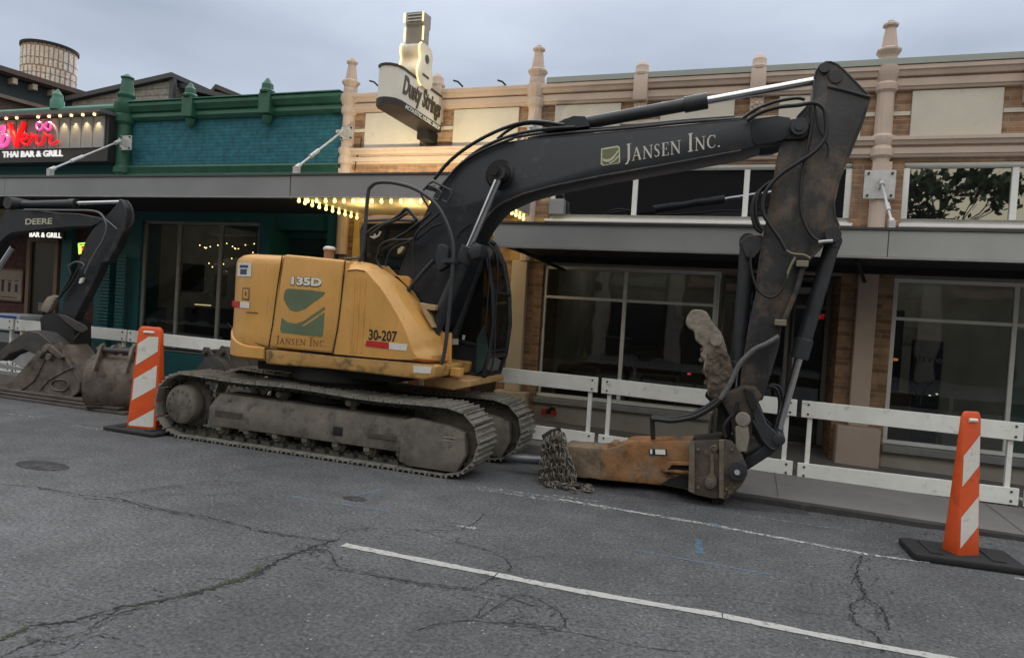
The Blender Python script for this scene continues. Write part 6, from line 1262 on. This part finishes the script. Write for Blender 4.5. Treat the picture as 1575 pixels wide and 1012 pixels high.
# ================================================================== BUCKETS, PLATES, BIN
for k in range(3):
    mb = MB(); x1 = -6.95-.12*k; mb.box(-12.0+.1*k, x1, 6.20+.02*k, 7.02, .004+.042*k, .036+.042*k); mb.bevel(.004, 1)
    solo('road_plate', mb, platem, ['lowest rusty steel road plate of the stack under the buckets', 'middle rusty steel road plate of the stack under the buckets', 'topmost rusty steel road plate of the stack under the buckets'][k], 'steel plate', 'stacked steel road plates', loc=(-9, 6.5, 0))
def bucket(label, loc, rz, w, prof, m, ears=True, lip=True, tilt=0, thick=.02):
    """digging bucket; prof = outline (x,z) of the shell from lip round the back to the hinge side, w = width along y"""
    t = Thing('digging_bucket', label, 'bucket', loc, 'spare digger buckets', rz, True)
    sp_ = smooth([Vector((a, 0, b)) for a, b in prof], 6); A = [Vector((p.x, 0, p.z)) for p in sp_]; n = len(A); inn = []
    for i, p in enumerate(A):
        d = (A[min(i+1, n-1)]-A[max(i-1, 0)]).normalized(); inn.append(p+Vector((-d.z, 0, d.x))*thick)
    loop = A+inn[::-1]; mb = MB(); mb.loft([[Vector((p.x, y, p.z)) for p in loop] for y in (-w/2, w/2)]); sh = t.part('shell', mb, m)
    for y in (-w/2-.02, w/2): t.part('side_plate', MB().loft([[Vector((p.x, yy, p.z)) for p in A] for yy in (y, y+.02)]), bucketd if m is bucketm else m)
    mb = MB()
    k = int(n*.30); 
    for f in (.35, .55):
        p = A[int(n*f)]; mb.box(p.x-.02, p.x+.02, -w/2-.03, w/2+.03, p.z-.025, p.z+.025)
    t.part('wear_strip', mb.bevel(.006, 1), m, sh)
    top_ = A[-1]
    for y in (-w*.28, w*.28):
        hx, hz = top_.x, top_.z
        mb = MB().pxz([(hx-.36, hz-.16), (hx-.26, hz+.02), (hx-.20, hz+.15), (hx-.12, hz+.17), (hx-.06, hz+.08), (hx, hz+.05), (hx+.08, hz+.13), (hx+.15, hz+.13), (hx+.18, hz+.06), (hx+.13, hz-.02), (hx+.04, hz-.10), (hx-.1, hz-.12)], y-.018, y+.018); t.part('ear', mb.bevel(.006, 1), m)
    mb = MB().cyl((top_.x-.15, -w*.28-.06, top_.z+.09), (top_.x-.15, w*.28+.06, top_.z+.09), .035, seg=14); mb.cyl((top_.x+.11, -w*.28-.06, top_.z+.07), (top_.x+.11, w*.28+.06, top_.z+.07), .032, seg=14); t.part('pin', mb, bucketd)
    return t
# small bucket lying on the plates, its flat side towards the road
t = Thing('digging_bucket', 'grey bucket lying on the steel plates with its flat rusted side to the road', 'bucket', tuple(P(75, 612, 6.4)), 'spare digger buckets')
sd_ = cz2([(55, 765), (90, 720), (300, 480), (330, 472), (390, 490), (470, 395), (520, 370), (560, 500), (640, 620), (690, 720), (680, 800), (620, 850), (500, 862), (300, 830), (200, 800)])
mb = MB().pxz(PX(sd_, 6.28), 6.28, 6.32); t.part('side_plate', mb.bevel(.008, 1), bucketm)
mb = MB().pxz(PX(cz2([(300, 480), (470, 395), (560, 520), (690, 720), (680, 800), (620, 850), (500, 862), (640, 760), (600, 620), (480, 480)]), 6.33), 6.321, 6.80); t.part('shell', mb, bucketm)
mb = MB().pxz(PX(cz2([(560, 535), (740, 530), (790, 610), (720, 700), (690, 850), (640, 860), (690, 730)]), 6.6), 6.5, 6.95); t.part('shell_end', mb.bevel(.01, 1), M('pale_bucket_steel', (.26, .235, .20), .7, .1, .25, 6))
mb = MB(); mb.tube([P(*p, 6.275) for p in cz2([(180, 790), (300, 700), (360, 580), (400, 500)])], .014, 6); mb.tube([P(*p, 6.275) for p in cz2([(340, 790), (420, 700), (560, 620), (640, 590)])], .012, 6); mb.tube([P(*p, 6.275) for p in cz2([(440, 740), (480, 700), (570, 700), (600, 740), (560, 790), (470, 780), (440, 740)])], .012, 6, 3); t.part('weld_bead', mb, bucketm)
mb = MB()
for p in cz2([(400, 430), (430, 500), (350, 480)]): q = P(*p, 6.25); mb.cyl((q.x, 6.22, q.z), (q.x, 6.5, q.z), .045, seg=14)
mb.pxz(PX(cz2([(385, 420), (410, 385), (450, 400), (560, 500), (530, 520), (430, 450)]), 6.26), 6.24, 6.275)
t.part('hinge_lug', mb.bevel(.004, 1), bucketm)
bk1 = bucket('rounded brown trenching bucket standing beside the left channelizer', (-7.30, 6.50, 0), R(112), .66, [(.34, .40), (.33, .20), (.24, .04), (.02, .0), (-.18, .03), (-.30, .20), (-.32, .40), (-.24, .60), (-.06, .66)], bucketm)
bk2 = bucket('dark shiny bucket lying behind the rear of the near track', (-6.1, 6.95, .0), R(180), .62, [(.46, .34), (.40, .18), (.26, .04), (0, .0), (-.20, .10), (-.26, .34), (-.20, .60), (-.05, .72), (.10, .72)], bucketd)
bk3 = bucket('grey bucket half hidden behind the rounded trenching bucket', (-7.75, 6.95, .06), R(150), .5, [(.40, .30), (.36, .14), (.2, .02), (0, .0), (-.2, .1), (-.26, .3), (-.2, .48), (-.05, .56), (.08, .56)], bucketm)
# bin and box behind the boards
c = P(32, 510, 7.75); t = Thing('waste_bin', 'tapered white bin with a blue and white rim behind the leftmost barricade', 'bin', (c.x, 7.75, .1))
mb = MB(); mb.loft([[(c.x-w_, 7.75-w_*.8, z), (c.x+w_, 7.75-w_*.8, z), (c.x+w_, 7.75+w_*.8, z), (c.x-w_, 7.75+w_*.8, z)] for w_, z in ((.26, .17), (.36, .92))]); t.part('body', mb.bevel(.02, 2), M('bin_white', (.38, .42, .45), .5, 0, .2, 5))
mb = MB(); mb.box(c.x-.39, c.x+.39, 7.44, 8.06, .921, 1.0); t.part('rim', mb.bevel(.015, 2), M('rim_white', (.45, .5, .55), .5)); mb = MB(); mb.box(c.x-.33, c.x+.33, 7.432, 7.439, .95, .985); t.part('blue_print', mb, M('print_blue', (.03, .10, .35), .5))
c = P(12, 560, 7.2); t = Thing('utility_cabinet', 'plain brown box shape behind the boards at the far left edge', 'cabinet', (c.x-.3, 7.6, 0)); t.part('box', MB().box(c.x-1.0, c.x+.02, 7.5, 7.9, .1, .72).bevel(.02, 2), M('taupe_box', (.07, .06, .05), .8)); t.part('lid', MB().box(c.x-1.02, c.x+.04, 7.48, 7.92, .721, .745), darkm)
c = P(65, 472, 8.2); t = Thing('menu_card', 'small pale menu card propped low by the restaurant door', 'menu', tuple(c)); t.part('card', MB().box(c.x-.1, c.x+.1, 8.2, 8.215, c.z-.07, c.z+.07), pm); t.part('stand', MB().box(c.x-.012, c.x+.012, 8.216, 8.24, .15, c.z-.06), darkm)

# ------------------------------------------------------------------ far-apart pieces of one mesh become parts of their own
import numpy as np
def split_pieces(o):
    me = o.data; n = len(me.vertices)
    if n < 8 or o.get('kind') or me.users > 1: return
    par = list(range(n))
    def find(i):
        while par[i] != i: par[i] = par[par[i]]; i = par[i]
        return i
    for e_ in me.edges:
        a, b = find(e_.vertices[0]), find(e_.vertices[1])
        if a != b: par[a] = b
    root = [find(i) for i in range(n)]; ids = sorted(set(root))
    if len(ids) < 2 or len(ids) > 90: return
    co = np.empty(n*3); me.vertices.foreach_get('co', co); co = co.reshape(-1, 3); root = np.array(root)
    lo = np.array([co[root == k].min(0) for k in ids]); hi = np.array([co[root == k].max(0) for k in ids]); size = np.linalg.norm(hi-lo, axis=1)
    grp = list(range(len(ids)))
    def f2(i):
        while grp[i] != i: i = grp[i]
        return i
    for i in range(len(ids)):
        for j in range(i+1, len(ids)):
            gap = np.linalg.norm(np.maximum(0, np.maximum(lo[i]-hi[j], lo[j]-hi[i])))
            if gap < .5*max(size[i], size[j]): grp[f2(i)] = f2(j)
    gs_ = sorted({f2(i) for i in range(len(ids))})
    if len(gs_) < 2: return
    for k, g in enumerate(gs_):
        keep = {ids[i] for i in range(len(ids)) if f2(i) == g}
        bm = bmesh.new(); bm.from_mesh(me); bm.verts.ensure_lookup_table()
        bmesh.ops.delete(bm, geom=[v for v in bm.verts if root[v.index] not in keep], context='VERTS')
        m2 = bpy.data.meshes.new(me.name); bm.to_mesh(m2); bm.free()
        for mt in me.materials: m2.materials.append(mt)
        if k == 0: first = m2; continue
        c = o.copy(); c.data = m2; COL.objects.link(c)
    o.data = first
for o in [o for o in SC.objects if o.type == 'MESH' and o.parent and o.name.split('.')[0] not in ('crown', 'chain_curtain', 'chain_pile', 'track', 'track_chain')]:
    split_pieces(o)
